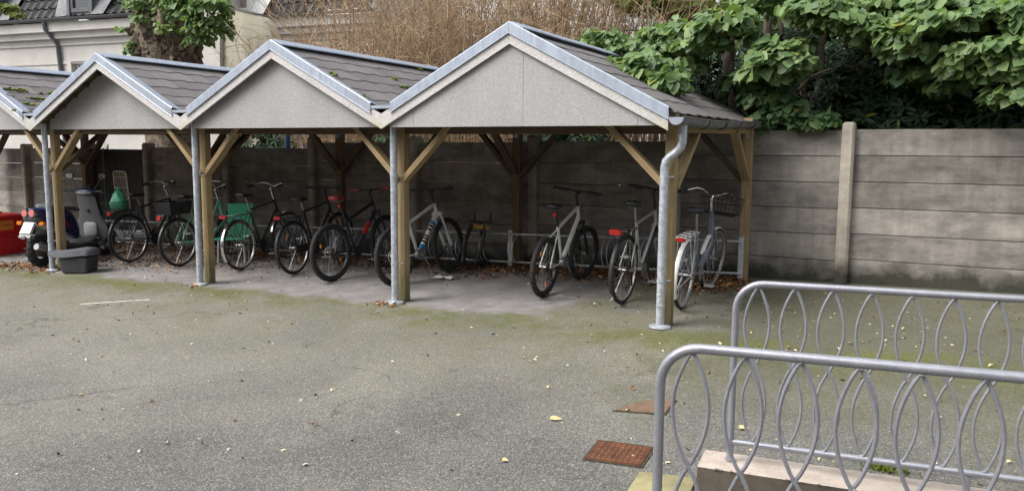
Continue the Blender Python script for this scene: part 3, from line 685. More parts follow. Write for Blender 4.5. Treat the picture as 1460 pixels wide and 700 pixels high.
def bike(label, rear, ang, L=1.05, R=.335, tr=.019, frame='diamond', paint=None, bars='swept', grip=None, guards=None, rack=False, lean=0., steer=0.,
         sad=.95, barz=1.05, seatmat=None, lamp_rear=None, basket=None, chainguard=None, refl=None, wall=None, tyre=None, rimmat=None, fork=None, stand=True, disc=False, decal=None, gears=False, tube=.016, box_front=False, sadgrey=None, wide=None):
    paint = paint or M_dk; tyre = tyre or M_tyre; rimmat = rimmat or M_alu; fork = fork or paint
    hx, hy = math.cos(R_(ang)), math.sin(R_(ang)); x0, y0 = rear
    fx = Vector((hx, hy, GX*hx+GY*hy)).normalized(); side = Vector((0, 0, 1)).cross(fx).normalized(); up = fx.cross(side)
    rot = Matrix.Rotation(R_(lean), 3, fx); side = rot @ side; up = rot @ up
    root = thing('bicycle', label, 'bicycle', (0, 0, 0), 0, 'bicycles parked nose in under the shelter')
    m4 = Matrix((fx, side, up)).transposed().to_4x4(); m4.translation = Vector((x0, y0, zg(x0, y0)+.002)); root.matrix_world = m4
    ax = lambda z: L-.045-(z-R)*.36
    base = Vector((ax(.6), 0, .6)); axis = Vector((-.36, 0, 1)).normalized(); sm = Matrix.Rotation(R_(steer), 3, axis)
    S = lambda p: sm @ (Vector(p)-base)+base
    def BS(m, name, mat, par=root): m.v = [tuple(S(p)) for p in m.v]; return m.build(name, mat, par, ang=1.)
    mtb = frame == 'mtb'
    wheel(root, 0, R, tr, tyre, rimmat, None, disc=disc, refl=refl, gear=gears, wall=wall, hubw=.055)
    wheel(root, L, R, tr, tyre, rimmat, S, disc=disc, refl=None, wall=wall, hubw=.042)
    BB = (.43, 0, .285 if not mtb else .31); ht = .86 if not mtb else .88; hb = ht-.13
    SC = {'diamond': (.265, 0, .80), 'mtb': (.285, 0, .72), 'step': (.285, 0, .74)}[frame]
    f = MB(); tb = tube
    sd_ = np.array(SC)-np.array(BB); sd_ = sd_/np.linalg.norm(sd_)
    f.tube([BB, SC], tb, 10)
    H0, H1 = (ax(hb), 0, hb), (ax(ht), 0, ht)
    f.tube([(ax(hb-.02), 0, hb-.02), (ax(ht+.015), 0, ht+.015)], tb*1.2, 12)
    if frame == 'step':
        f.tube([(ax(ht-.05), 0, ht-.05), (ax(ht-.3)-.03, 0, ht-.33), (.62, 0, .36), BB], tb*1.5, 12)
        f.tube([(ax(ht-.01), 0, ht-.01), (.66, 0, .60), (.40, 0, .45)], tb*.85, 10) if chainguard != 'single' else None
    else:
        f.tube([H1, np.array(SC)-sd_*.02], tb*(1.15 if mtb else .95), 10)
        f.tube([(ax(hb+.02), 0, hb+.02), BB], tb*(1.55 if mtb else 1.05), 12)
    f.tube([(BB[0], -.04, BB[2]), (BB[0], .04, BB[2])], .021, 12)
    for y in (-1, 1):
        f.tube([(BB[0]-.02, y*.022, BB[2]), (.24, y*.045, (BB[2]+R)/2), (0, y*.062, R)], tb*.62, 8)
        f.tube([np.array(SC)-sd_*.04+np.array([0, y*.014, 0]), (.16, y*.045, .60), (0, y*.062, R)], tb*.5, 8)
    fr = f.build('frame', paint, root, ang=1.)
    if decal:
        for q0, q1, mt in decal:
            A = np.array((ax(hb+.02), 0, hb+.02)); Bq = np.array(BB)
            MB().tube([A+(Bq-A)*q0, A+(Bq-A)*q1], tb*1.55+.0012, 12).build('decal', mt, fr)
    # fork
    m = MB(); crown = (ax(2*R+.035), 2*R+.035); axl = (L, R)
    m.tube([(ax(hb-.02), 0, hb-.02), (crown[0], 0, crown[1])], tb*1.05, 10)
    for y in (-1, 1):
        wy = .052 if mtb else .045
        if mtb:
            m.tube([(crown[0]-.02, y*wy, crown[1]+.05), (crown[0], y*wy, crown[1]), ((crown[0]+axl[0])/2, y*wy, (crown[1]+axl[1])/2)], .014, 10)
            m.tube([((crown[0]+axl[0])/2-.0, y*wy, (crown[1]+axl[1])/2), (axl[0]-.005, y*wy, axl[1])], .020, 10)
        else:
            m.tube([(crown[0], y*.012, crown[1]), (crown[0]+.005, y*wy, crown[1]-.03), (L-.06, y*wy, R+.13), (L, y*wy, R)], [.013, .012, .011, .009], 8)
    if mtb: m.box((crown[0]-.005, 0, crown[1]+.035), (.045, .13, .04))
    BS(m, 'fork', fork)
    # handlebar
    h = MB(); g2 = MB(); st_ = (ax(ht+.02), 0, ht+.02)
    if bars == 'flat':
        top = (ax(barz-.03), 0, barz-.03); cx = top[0]+.06
        h.tube([st_, top], .014, 10); h.tube([top, (cx, 0, barz)], .015, 10)
        hw = wide or .31
        pts = [(cx-.05, -hw, barz+.012), (cx-.02, -.12, barz+.008), (cx, -.04, barz), (cx, .04, barz), (cx-.02, .12, barz+.008), (cx-.05, hw, barz+.012)]
        ends = [((cx-.05, s*hw, barz+.012), (cx-.03, s*(hw-.12), barz+.010)) for s in (-1, 1)]
    else:
        top = (ax(barz-.05), 0, barz-.05); cx = top[0]+.03
        h.tube([st_, top, (cx, 0, barz-.02)], [.0125, .0125, .014], 10)
        hw = wide or .27
        half = [(cx, 0, barz-.02), (cx+.035, .05, barz-.01), (cx+.045, .12, barz+.025), (cx+.01, .19, barz+.035), (cx-.07, .235, barz+.015), (cx-.13, hw, barz), (cx-.20, hw+.01, barz-.008)]
        pts = [(x, -y, z) for x, y, z in half[::-1]]+half[1:]
        ends = [((cx-.205, s*(hw+.01), barz-.008), (cx-.10, s*(hw-.015), barz+.006)) for s in (-1, 1)]
    h.tube(pts, .0112, 10)
    hb_ = BS(h, 'handlebar', M_black if bars == 'flat' else M_chrome)
    for a, b_ in ends:
        q = MB().tube([a, b_], .0165, 10); BS(q, 'grip', grip or M_black, hb_)
        d = np.array(b_)-np.array(a); inn = np.array(b_)+d*.25
        lv = MB().tube([inn+np.array([.01, 0, -.005]), inn+np.array([.045, 0, -.02]), (np.array(a)+np.array(b_))/2+np.array([.05, 0, -.03])], .0055, 6)
        lv.box(inn, (.03, .03, .03)); BS(lv, 'brake_lever', M_black, hb_)
    cb = MB()
    for s in (-1, 1):
        cb.tube([(cx+.03, s*.14, barz), (cx+.09, s*.08, barz-.03), (cx+.06, s*.03, barz-.14), (ax(hb), s*.02, hb)], .0025, 4)
    BS(cb, 'brake_cables', M_black)
    # seat post and saddle
    sp = np.array(SC)+sd_*((sad-.03-SC[2])/sd_[2])
    MB().tube([np.array(SC)-sd_*.05, sp], .0135, 10).build('seat_post', M_alu if not mtb else M_black, root)
    saddle(root, sp[0]-.005, sad, seatmat or M_sadl, .0, 1. if mtb else 1.15)
    # drivetrain
    m = MB(); m.tube([(BB[0], -.046, BB[2]), (BB[0], -.050, BB[2])], .082 if not mtb else .07, 28)
    m.tube([(BB[0], -.066, BB[2]), (BB[0], .066, BB[2])], .011, 8); m.tube([(BB[0], -.062, BB[2]), (BB[0]+.10, -.075, BB[2]-.135)], .010, 8); m.tube([(BB[0], .062, BB[2]), (BB[0]-.10, .075, BB[2]+.135)], .010, 8)
    cr = m.build('crank', M_black if paint in (M_dk, M_navy) else M_alu, root)
    for s, dx, dz in ((-1, .10, -.135), (1, -.10, .135)):
        p = MB(); c = (BB[0]+dx, s*.12, BB[2]+dz)
        for x in (-.035, .035): p.box((c[0]+x, c[1], c[2]), (.014, .09, .016))
        for y in (-.04, 0, .04): p.box((c[0], c[1]+y, c[2]), (.07, .008, .014))
        p.build('pedal', M_black if mtb else M_steel, cr, smooth=False)
    c = MB()
    for s in (-1, 1): c.tube([(BB[0], -.05, BB[2]+s*(.078 if not mtb else .066)), (0, -.045, R+s*.03)], .0042, 5)
    c.build('chain', M_rustg, root)
    if gears:
        d = MB(); d.tube([(.01, -.07, R-.02), (.03, -.07, R-.07), (.05, -.065, R-.14)], .010, 6); d.tube([(.03, -.068, R-.07), (.03, -.062, R-.07)], .022, 12); d.tube([(.05, -.068, R-.14), (.05, -.06, R-.14)], .022, 12)
        d.build('rear_derailleur', M_black, root)
    if chainguard and chainguard != 'single':
        MB().box((.215, -.058, .325), (.47, .014, .10)).build('chain_guard', chainguard, root, smooth=False, bevel=.006)
    if guards:
        a = MB(); arc_strip(a, 0, R, R+.018, R_(28), R_(212), max(.048, tr*2.4)); 
        for y in (-1, 1): a.tube([(0, y*.062, R), ((R+.012)*math.cos(R_(195)), y*.022, R+(R+.012)*math.sin(R_(195)))], .0025, 4); a.tube([(0, y*.062, R), ((R+.012)*math.cos(R_(135)), y*.022, R+(R+.012)*math.sin(R_(135)))], .0025, 4)
        a.build('rear_mudguard', guards, root, ang=1.)
        b_ = MB(); arc_strip(b_, L, R, R+.018, R_(20), R_(165), max(.048, tr*2.4))
        for y in (-1, 1): b_.tube([(L, y*.05, R), (L+(R+.012)*math.cos(R_(160)), y*.022, R+(R+.012)*math.sin(R_(160)))], .0025, 4)
        BS(b_, 'front_mudguard', guards)
    zr = 2*R+.065
    if rack:
        m = MB()
        for y in (-.06, -.02, .02, .06): m.tube([(-.26, y, zr-.005), (.19, y, zr)], .005, 6)
        for x in (-.26, -.12, .03, .19): m.tube([(x, -.06, zr), (x, .06, zr)], .005, 6)
        for y in (-.062, .062): m.tube([(-.16, y, zr), (0, y*1.1, R+.01)], .005, 6); m.tube([(.02, y, zr), (0, y*1.1, R+.01)], .005, 6)
        m.tube([(.19, 0, zr), (SC[0]-.03, 0, SC[2]-.02)], .005, 6)
        m.build('rear_rack', rack if rack is not True else M_dk, root)
    if lamp_rear:
        px_, pz_, sx_, sy_, sz_ = lamp_rear
        m = MB(); lamp(m, (px_, 0, pz_), (sx_, sy_, sz_)); m.build('rear_light', M_red, root)
    if stand:
        MB().tube([(.12, .055, R-.05), (.03, .13, .02), (-.01, .135, .015)], .0065, 8).build('kickstand', M_steel, root)
    if basket:
        bx0, bx1, by, bz, bh, mt, solid = basket; m = MB(); fl = .85
        xc, hx_ = (bx0+bx1)/2, (bx1-bx0)/2
        for q in np.linspace(0, 1, 6):
            s = fl+(1-fl)*q; z = bz+bh*q
            m.tube([(xc-hx_*s, -by*s, z), (xc+hx_*s, -by*s, z), (xc+hx_*s, by*s, z), (xc-hx_*s, by*s, z)], .0065 if q == 1 else .003, 5, closed=True)
        for q in np.linspace(-1, 1, 11):
            for s in (-1, 1):
                m.tube([(xc+hx_*fl*q, s*by*fl, bz), (xc+hx_*q, s*by, bz+bh)], .003, 4); m.tube([(xc+s*hx_*fl, by*fl*q, bz), (xc+s*hx_, by*q, bz+bh)], .003, 4)
            m.tube([(xc+hx_*fl*q, -by*fl, bz), (xc+hx_*fl*q, by*fl, bz)], .003, 4)
        if solid:
            for s in (-1, 1):
                m.extrude([(xc-hx_*fl*.98, s*by*fl*.98, bz), (xc+hx_*fl*.98, s*by*fl*.98, bz), (xc+hx_*.98, s*by*.98, bz+bh*.97), (xc-hx_*.98, s*by*.98, bz+bh*.97)], (0, .003, 0))
                m.extrude([(xc+s*hx_*fl*.98, -by*fl*.98, bz), (xc+s*hx_*fl*.98, by*fl*.98, bz), (xc+s*hx_*.98, by*.98, bz+bh*.97), (xc+s*hx_*.98, -by*.98, bz+bh*.97)], (.003, 0, 0))
        m.build('basket', mt, root)
    if box_front:
        m = MB(); bz = .83; xb = L+.04
        for q in np.linspace(-1, 1, 9):
            for sg in (-1, 1):
                m.tube([(xb+.12*q, sg*.17, bz), (xb+.145*q, sg*.19, bz+.17)], .0022, 4); m.tube([(xb+sg*.12, .17*q, bz), (xb+sg*.145, .19*q, bz+.17)], .0022, 4)
            m.tube([(xb+.12*q, -.17, bz), (xb+.12*q, .17, bz)], .0022, 4)
        for h, e in ((0, 0), (.085, .5)): m.tube([(xb-.12-.025*e, -.17-.02*e, bz+h), (xb+.12+.025*e, -.17-.02*e, bz+h), (xb+.12+.025*e, .17+.02*e, bz+h), (xb-.12-.025*e, .17+.02*e, bz+h)], .0025, 4, closed=True)
        m.tube([(xb-.145, -.19, bz+.17), (xb+.145, -.19, bz+.17), (xb+.145, .19, bz+.17), (xb-.145, .19, bz+.17)], .005, 6, closed=True)
        BS(m, 'front_basket', M_black)
    return root
g0 = lambda x, y: tuple(atG(x, y)[:2])
b1 = bike('black city bike with a tall wire basket on its rear rack', g0(188, 374), 95, R=.345, rack=M_dk, guards=M_dk, sad=.97, barz=1.10, lamp_rear=(-.29, .735, .03, .065, .055), basket=(-.28, .06, .16, .765, .13, M_dk, False), wall=None, lean=-3)
bike('mint green step-through bike with a black basket on its rear rack', g0(258, 380), 94, R=.335, frame='step', paint=M_green, rack=M_dk, guards=M_dk, sad=.96, barz=1.06, bars='swept', tube=.021,
     lamp_rear=(-.30, .705, .03, .08, .06), basket=(-.24, .16, .155, .745, .16, M_black, True), lean=-2, refl=None, steer=-4)
bike('black roadster bike with chrome mudguard and pale rear tyre wall', g0(345, 385), 97, R=.335, guards=M_chrome, rack=M_dk, sad=.99, barz=1.08, lamp_rear=(-.27, .735, .02, .105, .045), wall=M_cream, lean=-3, tube=.0125, steer=-6)
bike('dark city bike with flat bars between the roadster and the navy mountain bike', g0(421, 391), 96, R=.34, paint=M_dk, rack=M_dk, guards=M_black, sad=.95, barz=1.05, bars='flat', grip=M_black, lamp_rear=(-.28, .75, .02, .095, .045), refl=(2.2, 5.3), lean=-2, chainguard=M_black)
bike('navy mountain bike with red grips and red saddle', g0(475, 401), 87, R=.35, tr=.029, frame='mtb', paint=M_navy, bars='flat', grip=M_red, seatmat=simple('red_saddle', (.25, .02, .03), .5), sad=1.0, barz=1.05, lamp_rear=(.20, .90, .025, .035, .055), refl=(2.6, 5.7), rimmat=M_black, lean=-2, disc=True, gears=True, stand=False, steer=5, tube=.018, decal=((.30, .58, M_red),))
bike('white mountain bike with blue and black decals on its down tube', g0(566, 408), 86, R=.345, tr=.029, frame='mtb', paint=M_wht, bars='flat', sad=.96, barz=1.06, rimmat=M_black, lean=-3, disc=True, gears=True, stand=False, steer=4, tube=.018, fork=M_wht, seatmat=M_lgrey,
     decal=((.22, .30, M_sky), (.32, .36, M_dk), (.40, .44, M_dk), (.56, .60, M_dk), (.62, .66, M_dk), (.69, .73, M_dk), (.78, .90, M_sky)))
bike('muddy white mountain bike with a red saddle light and black rear mudguard', g0(775, 423), 90, R=.32, tr=.027, frame='mtb', paint=M_wht, bars='flat', sad=.95, barz=1.06, rimmat=M_black, lean=3, gears=True, stand=False, steer=-8, tube=.016, fork=M_black, lamp_rear=(.19, .86, .03, .04, .06), refl=(2.2, 4.9))
bike('silver diamond frame city bike with a wide red rear light on its rack', g0(888, 433), 88, R=.345, paint=M_silv, bars='flat', rack=M_dk, guards=M_black, sad=1.0, barz=1.10, lamp_rear=(-.27, .76, .04, .13, .06), tube=.016, lean=2, gears=True, chainguard=None, steer=-6)
bike('blue grey step-through bike with white mudguard and riser handlebar', g0(972, 440), 90, R=.335, frame='step', paint=M_gblue, bars='swept', rack=M_steel, guards=M_wht, sad=.95, barz=1.06, lamp_rear=(-.27, .715, .02, .10, .04), wall=M_cream, tube=.022, lean=4, chainguard='single', box_front=True, steer=-8)
# ------------------------------------------------------------------ scooter
def scooter():
    x0, y0 = g0(60, 381); ang = 103
    fx = Vector((math.cos(R_(ang)), math.sin(R_(ang)), 0)); root = thing('scooter', 'blue and grey motor scooter with two round rear lights behind the shelter post', 'scooter', (x0, y0, zg(x0, y0)+.01), R_(ang))
    R = .235; L = 1.18
    def wh(cx, nm, tr=.058):
        m = MB(); m.tube([(cx, -.045, R), (cx, .045, R)], .05, 16)
        for i in range(5):
            a = 2*math.pi*i/5; m.tube([(cx, 0, R), (cx+.14*math.cos(a), 0, R+.14*math.sin(a))], .016, 6)
        torus(m, (cx, 0, R), .15, .016, 30, 6)
        w = m.build(nm, M_lgrey, root, ang=1.)
        t = MB(); torus(t, (cx, 0, R), R-tr, tr, 36, 12)
        for i in range(30):
            a = 2*math.pi*i/30
            for y in ((-.7, 0.) if i % 2 else (0., .7)): t.box((cx+(R-.004)*math.cos(a), y*tr, R+(R-.004)*math.sin(a)), (.016, tr*.5, .02), Matrix.Rotation(-a, 3, 'Y'))
        t.build('tyre', M_tyre, w, ang=1.)
    wh(0, 'rear_wheel'); wh(L, 'front_wheel')
    def ell(x, w, z0, z1, p=.7, n=18):
        zc, hz = (z0+z1)/2, (z1-z0)/2
        return [(x, w*math.copysign(abs(math.cos(a))**p, math.cos(a)), zc+hz*math.copysign(abs(math.sin(a))**p, math.sin(a))) for a in np.linspace(0, 2*math.pi, n, endpoint=False)]
    before = set(root.children)
    MB().loft([ell(-.31, .07, .74, .82), ell(-.28, .11, .66, .845), ell(-.1, .145, .58, .84), ell(.15, .155, .50, .80), ell(.33, .15, .40, .76), ell(.44, .12, .34, .62), ell(.47, .09, .33, .50)]).build('rear_body', M_blue, root, ang=1.)
    MB().loft([ell(-.12, .10, .83, .87), ell(-.08, .125, .82, .895), ell(.10, .13, .79, .885), ell(.22, .125, .77, .85), ell(.42, .10, .755, .83), ell(.52, .07, .74, .79)]).build('seat', M_grey, root, ang=1.)
    MB().loft([ell(-.335, .10, .665, .73), ell(-.30, .125, .64, .74), ell(-.22, .13, .62, .70)]).build('tail_panel', M_grey, root, ang=1.)
    for y in (-.062, .062):
        m = MB(); m.tube([(-.345, y, .775), (-.30, y, .775)], .060, 20); o = m.build('tail_light', M_chrome, root, ang=.6)
        MB().tube([(-.352, y, .775), (-.34, y, .775)], .046, 20).build('lens', M_pink, o, ang=.6)
    for y in (-.19, .19):
        m = MB(); lamp(m, (-.30, y, .63), (.05, .085, .05)); m.build('indicator', M_or, root)
        MB().tube([(-.28, y*.5, .63), (-.29, y*.85, .63)], .010, 6).build('indicator_stalk', M_black, root)
    MB().extrude([(-.30, -.10, .66), (-.30, .10, .66), (-.44, .10, .44), (-.44, -.10, .44)], (.018, 0, .012)).build('rear_mudflap', M_lgrey, root, smooth=False, bevel=.004)
    pl = MB().extrude([(-.325, -.088, .645), (-.325, .088, .645), (-.418, .088, .495), (-.418, -.088, .495)], (-.006, 0, .004)).build('number_plate', simple('plate_white', (.5, .5, .49), .5), root, smooth=False)
    m = MB(); lamp(m, (-.445, 0, .445), (.03, .07, .045)); m.build('rear_reflector', M_lgrey, root)
    for c in root.children:
        if c not in before: c.location.x = .16
    # engine, exhaust, floor
    MB().loft([ell(-.10, .06, .17, .30), ell(.0, .085, .14, .34), ell(.3, .10, .16, .36), ell(.44, .09, .2, .34)]).build('engine', M_grey, root, ang=1.)
    MB().tube([(.25, -.16, .20), (.02, -.165, .24), (-.24, -.165, .32)], [.025, .05, .045], 14).build('exhaust', M_alu, root, ang=.8)
    MB().loft([ell(.36, .14, .235, .31, .4), ell(.55, .165, .22, .285, .4), ell(.9, .165, .22, .29, .4), ell(1.0, .14, .26, .36, .4)]).build('floorboard', M_grey, root, ang=.8)
    MB().loft([ell(.34, .17, .17, .26, .5), ell(.6, .18, .16, .25, .5), ell(.92, .15, .2, .34, .5)]).build('belly_panel', M_black, root, ang=.8)
    def shield(xs, wid, zs, th): return [[(x+th*(1 if False else 0), -w, z) for x, w, z in zip(xs, wid, zs)]]
    prof = [(1.0, .18, .27), (.985, .26, .36), (.97, .275, .46), (.95, .25, .56), (.93, .19, .65), (.90, .175, .80), (.872, .165, .93), (.862, .13, .97)]
    rows = []
    for x, w, z in prof:
        front = [(x+.10-.07*abs(q)**2, w*q, z+.015) for q in np.linspace(1, -1, 9)]; back = [(x+.03*abs(q)**2-.012, w*q, z) for q in np.linspace(-1, 1, 9)]
        rows.append(back+front)
    ls = MB().loft(rows).build('leg_shield', simple('mid_grey_panel', (.105, .108, .118), .5, var=.12), root, ang=.9)
    MB().loft([ell(.925, .10, .36, .52, .5), ell(.94, .12, .34, .56, .5), ell(.98, .12, .34, .56, .5)]).build('glove_box', simple('pale_grey_panel', (.27, .275, .29), .5, var=.1), ls, ang=.9)
    MB().box((.895, -.01, .735), (.02, .045, .045)).build('lock', M_black, ls, smooth=False, bevel=.004)
    MB().loft([ell(.99, .15, .34, .62), ell(1.05, .14, .38, .82), ell(1.12, .09, .46, .76), ell(1.16, .04, .55, .68)]).build('front_apron', M_blue, root, ang=1.)
    m = MB(); arc_strip(m, L, R, R+.05, R_(10), R_(150), .15, dish=.04, th=.004); m.build('front_mudguard', M_blue, root, ang=1.)
    m = MB()
    for y in (-.085, .085): m.tube([(1.05, y, .62), (L, y, R)], .018, 8)
    m.tube([(1.06, 0, .55), (.90, 0, 1.0)], .024, 10); m.build('fork', M_black, root)
    before = set(root.children)
    hb = MB().loft([ell(.92, .07, .99, 1.05, .6), ell(.95, .17, .97, 1.07, .6), ell(1.02, .17, .96, 1.10, .6), ell(1.09, .10, .96, 1.08, .6)]).build('handlebar_cover', M_blue, root, ang=1.)
    MB().loft([ell(.905, .10, .985, 1.03, .6), ell(.93, .14, .98, 1.035, .6), ell(.95, .14, .985, 1.03, .6)]).build('cover_trim', M_lgrey, hb, ang=1.)
    MB().loft([[(1.0+.075*math.cos(a)*q, .11*math.sin(a)*q, z) for a in np.linspace(0, 6.283, 16, endpoint=False)] for q, z in ((1, 1.075), (1, 1.115), (.8, 1.12))]).build('dial_pod', M_black, hb, ang=.7)
    for y in (-1, 1):
        gr = MB().tube([(.975, y*.14, 1.03), (.93, y*.36, 1.035)], .018, 10).build('grip', M_black, root)
        MB().tube([(1.0, y*.17, 1.02), (.995, y*.34, 1.01)], .007, 6).build('brake_lever', M_alu, gr)
        MB().tube([(.98, y*.15, 1.06), (1.0, y*.20, 1.13), (1.0, y*.27, 1.235)], .0065, 6).build('mirror_stalk', M_black, root)
        mr = MB().loft([[(1.0+dx, y*.30+.07*q*math.copysign(abs(math.cos(a))**.6, math.cos(a)), 1.26+.042*q*math.copysign(abs(math.sin(a))**.6, math.sin(a))) for a in np.linspace(0, 6.283, 16, endpoint=False)] for q, dx in ((.94, -.012), (1, -.008), (.9, .02), (.4, .03))])
        o = mr.build('mirror', M_black, root, ang=.8)
        MB().loft([[(.986, y*.30+.062*q*math.copysign(abs(math.cos(a))**.6, math.cos(a)), 1.26+.036*q*math.copysign(abs(math.sin(a))**.6, math.sin(a))) for a in np.linspace(0, 6.283, 16, endpoint=False)] for q in (1, .5)]).build('mirror_glass', M_white if y > 0 else M_chrome, o)  # left glass is painted white in place of a bright reflection
    for c in root.children:
        if c not in before: c.location.x = -.085
    MB().tube([(.18, .02, .2), (.12, .17, .01)], .010, 6).build('stand', M_black, root)
    m = MB(); m.loft([ell(.02, .10, .44, .52), ell(.2, .11, .36, .48)]); m.build('rear_fender', M_black, root, ang=1.)
    MB().extrude([(.27, -.157, .60), (.37, -.150, .55), (.36, -.150, .60), (.30, -.157, .64)], (0, -.004, 0)).build('side_decal', M_red, root, smooth=False)
scooter()
# ------------------------------------------------------------------ other things under the roof
def rbox(m, c, d, taper=1., flare=0.):
    x, y, z = c; return m.loft([[(x+sx*d[0]/2*q, y+sy*d[1]/2*q, zz) for sx, sy in ((-1, -1), (1, -1), (1, 1), (-1, 1))] for q, zz in ((taper, z), (1., z+d[2]))])
xb, yb = -11.31, .66; zb0 = zg(xb, yb)
lo = thing('plastic_box', 'red plastic box standing on the paving under another red box', 'box', (xb, yb, zb0), R_(4), 'stacked red plastic boxes')
rbox(MB(), (0, 0, .0), (.60, .84, .31), .95).build('tub', M_redp, lo, smooth=False, bevel=.012)
MB().box((0, 0, .325), (.65, .89, .035)).build('rim', M_redp, lo, smooth=False, bevel=.01)
up_ = thing('plastic_box', 'red plastic box with an orange label, upper one of the stack', 'box', (xb, yb, zb0+.343), R_(4), 'stacked red plastic boxes')
rbox(MB(), (0, 0, 0), (.58, .82, .25), .97).build('tub', M_redp, up_, smooth=False, bevel=.012)
MB().box((0, 0, .275), (.66, .88, .05)).build('lid', M_redp, up_, smooth=False, bevel=.018)
lb = MB().extrude([(.2885, -.04, .06), (.2885, .20, .06), (.2905, .20, .21), (.2905, -.04, .21)], (.004, 0, 0)).build('label', M_orl, up_, smooth=False)
m = MB()
for q in np.linspace(0, .16, 9):
    m.box((.2945, q, .137+rng.uniform(-.003, .003)), (.001, .012, rng.uniform(.014, .022)))
m.build('print', simple('dark_print', (.22, .03, .015), .6), lb, smooth=False)
bt = thing('bottle', 'dark bottle with a white label lying on the red box', 'bottle', (xb+.12, yb-.08, zb0+.343+.30+.04), R_(65))
MB().loft([[(x, r*math.cos(a), r*math.sin(a)) for a in np.linspace(0, 6.283, 16, endpoint=False)] for x, r in ((-.20, .032), (-.19, .038), (.02, .038), (.07, .025), (.10, .015), (.19, .014), (.195, .012))]).build('glass_body', simple('dark_bottle_glass', (.01, .014, .01), .12), bt, ang=.8)
MB().tube([(-.13, 0, 0), (-.03, 0, 0)], .0387, 16).build('label', M_white, bt)
# grey case with its lid and a brown pot
p = atG(97, 391); cs = thing('storage_case', 'dark grey plastic case with a sagging lid in front of the shelter post', 'case', (p[0], p[1]+.15, zg(p[0], p[1]+.15)), R_(24))
rbox(MB(), (.02, 0, 0), (.40, .30, .23), .88).build('tub', simple('charcoal_plastic', (.035, .038, .042), .6), cs, smooth=False, bevel=.025)
rows = []
for q, y, h in ((-.33, .14, .03), (-.28, .16, .055), (-.05, .18, .075), (.14, .18, .085), (.22, .165, .07), (.245, .14, .03)):
    z = .235+(.05 if q < -.3 else .018*math.sin(q*8)+.03)-.012
    rows.append([(q, -y, z-.02), (q, -y*.93, z+h*.7), (q, 0, z+h), (q, y*.93, z+h*.7), (q, y, z-.02), (q, 0, z-.03)])
MB().loft(rows).build('lid', simple('case_lid_plastic', (.10, .105, .12), .5), cs, ang=.9)
p = atG(120, 381); pt = tag(MB().loft([[(r*math.cos(a), r*math.sin(a), z) for a in np.linspace(0, 6.283, 18, endpoint=False)] for r, z in ((.07, 0), (.095, .19), (.105, .19), (.105, .22), (.09, .22), (.06, .05))]).build('flower_pot', M_terra, ang=.6), 'brown pot half hidden behind the dark grey case', 'pot')
pt.location = (p[0], p[1]+.02, zg(p[0], p[1]))
# tall wire basket and green bag carried on the first bike
bm = b1.matrix_world
def on_bike(x, y, z): return bm @ Vector((x, y, z))
wr = thing('wire_rack', 'tall narrow wire rack standing behind the green bag on the black city bike', 'wire rack', on_bike(-.03, 0, .79), R_(84))
m = MB(); hw = .165
m.tube([(0, -hw, 0), (-.04, -hw, .50), (-.043, -hw+.03, .53), (-.043, hw-.03, .53), (-.04, hw, .50), (0, hw, 0)], .008, 8); m.build('frame', simple('rusty_wire', (.34, .27, .2), .6, .2, var=.3), wr)
m = MB()
for q in np.linspace(-1, 1, 9)[1:-1]: m.tube([(0, hw*q, 0), (-.041, hw*q, .525)], .0038, 4)
for q in (.0, .15, .3, .45): m.tube([(-.04*q*2, -hw, q), (-.04*q*2, hw, q)], .003, 4)
m.build('wires', simple('wire_steel', (.36, .31, .25), .5, .2), wr)
gb = thing('plastic_bag', 'bulging green plastic bag tied at the top in the wire basket', 'bag', on_bike(-.12, .0, .772), R_(84))
rows = []; rgb = np.random.default_rng(5)
for z, r in ((0, .05), (.03, .105), (.10, .125), (.16, .105), (.22, .072), (.265, .036), (.285, .014), (.30, .014), (.322, .032), (.328, .02)):
    rows.append([((r+.012*math.sin(5*a+z*30)*(r > .03)+rgb.uniform(-.004, .004))*math.cos(a)*.85, (r+.012*math.sin(5*a+z*30)*(r > .03)+rgb.uniform(-.004, .004))*math.sin(a)*1.1, z) for a in np.linspace(0, 6.283, 26, endpoint=False)])
MB().loft(rows[:7]).build('sack', M_bagm, gb, ang=2); MB().loft(rows[6:]).build('knot', M_bagm, gb, ang=2)
# green plastic chair between the green bike and the roadster
p = atG(325, 378); ch = thing('plastic_chair', 'green plastic chair with a tall flat back behind the roadster bike', 'chair', (p[0]-.05, p[1]+.25, zg(p[0], p[1]+.25)), R_(38))
MB().extrude([(-.16, .17, .36), (.15, .17, .34), (.19, .24, .82), (-.17, .24, .82)], (0, .02, 0)).build('backrest', M_gpl, ch, smooth=False, bevel=.01)
MB().extrude([(-.30, -.16, .33), (.13, -.16, .33), (.15, .18, .325), (-.28, .18, .325)], (0, 0, .03)).build('seat', M_gpl, ch, smooth=False, bevel=.01)
for x, y in ((-.26, -.13), (.10, -.13), (-.22, .15), (.12, .15)): MB().tube([(x, y, 0), (x*.95, y, .33)], .014, 8).build('leg', M_steel, ch)
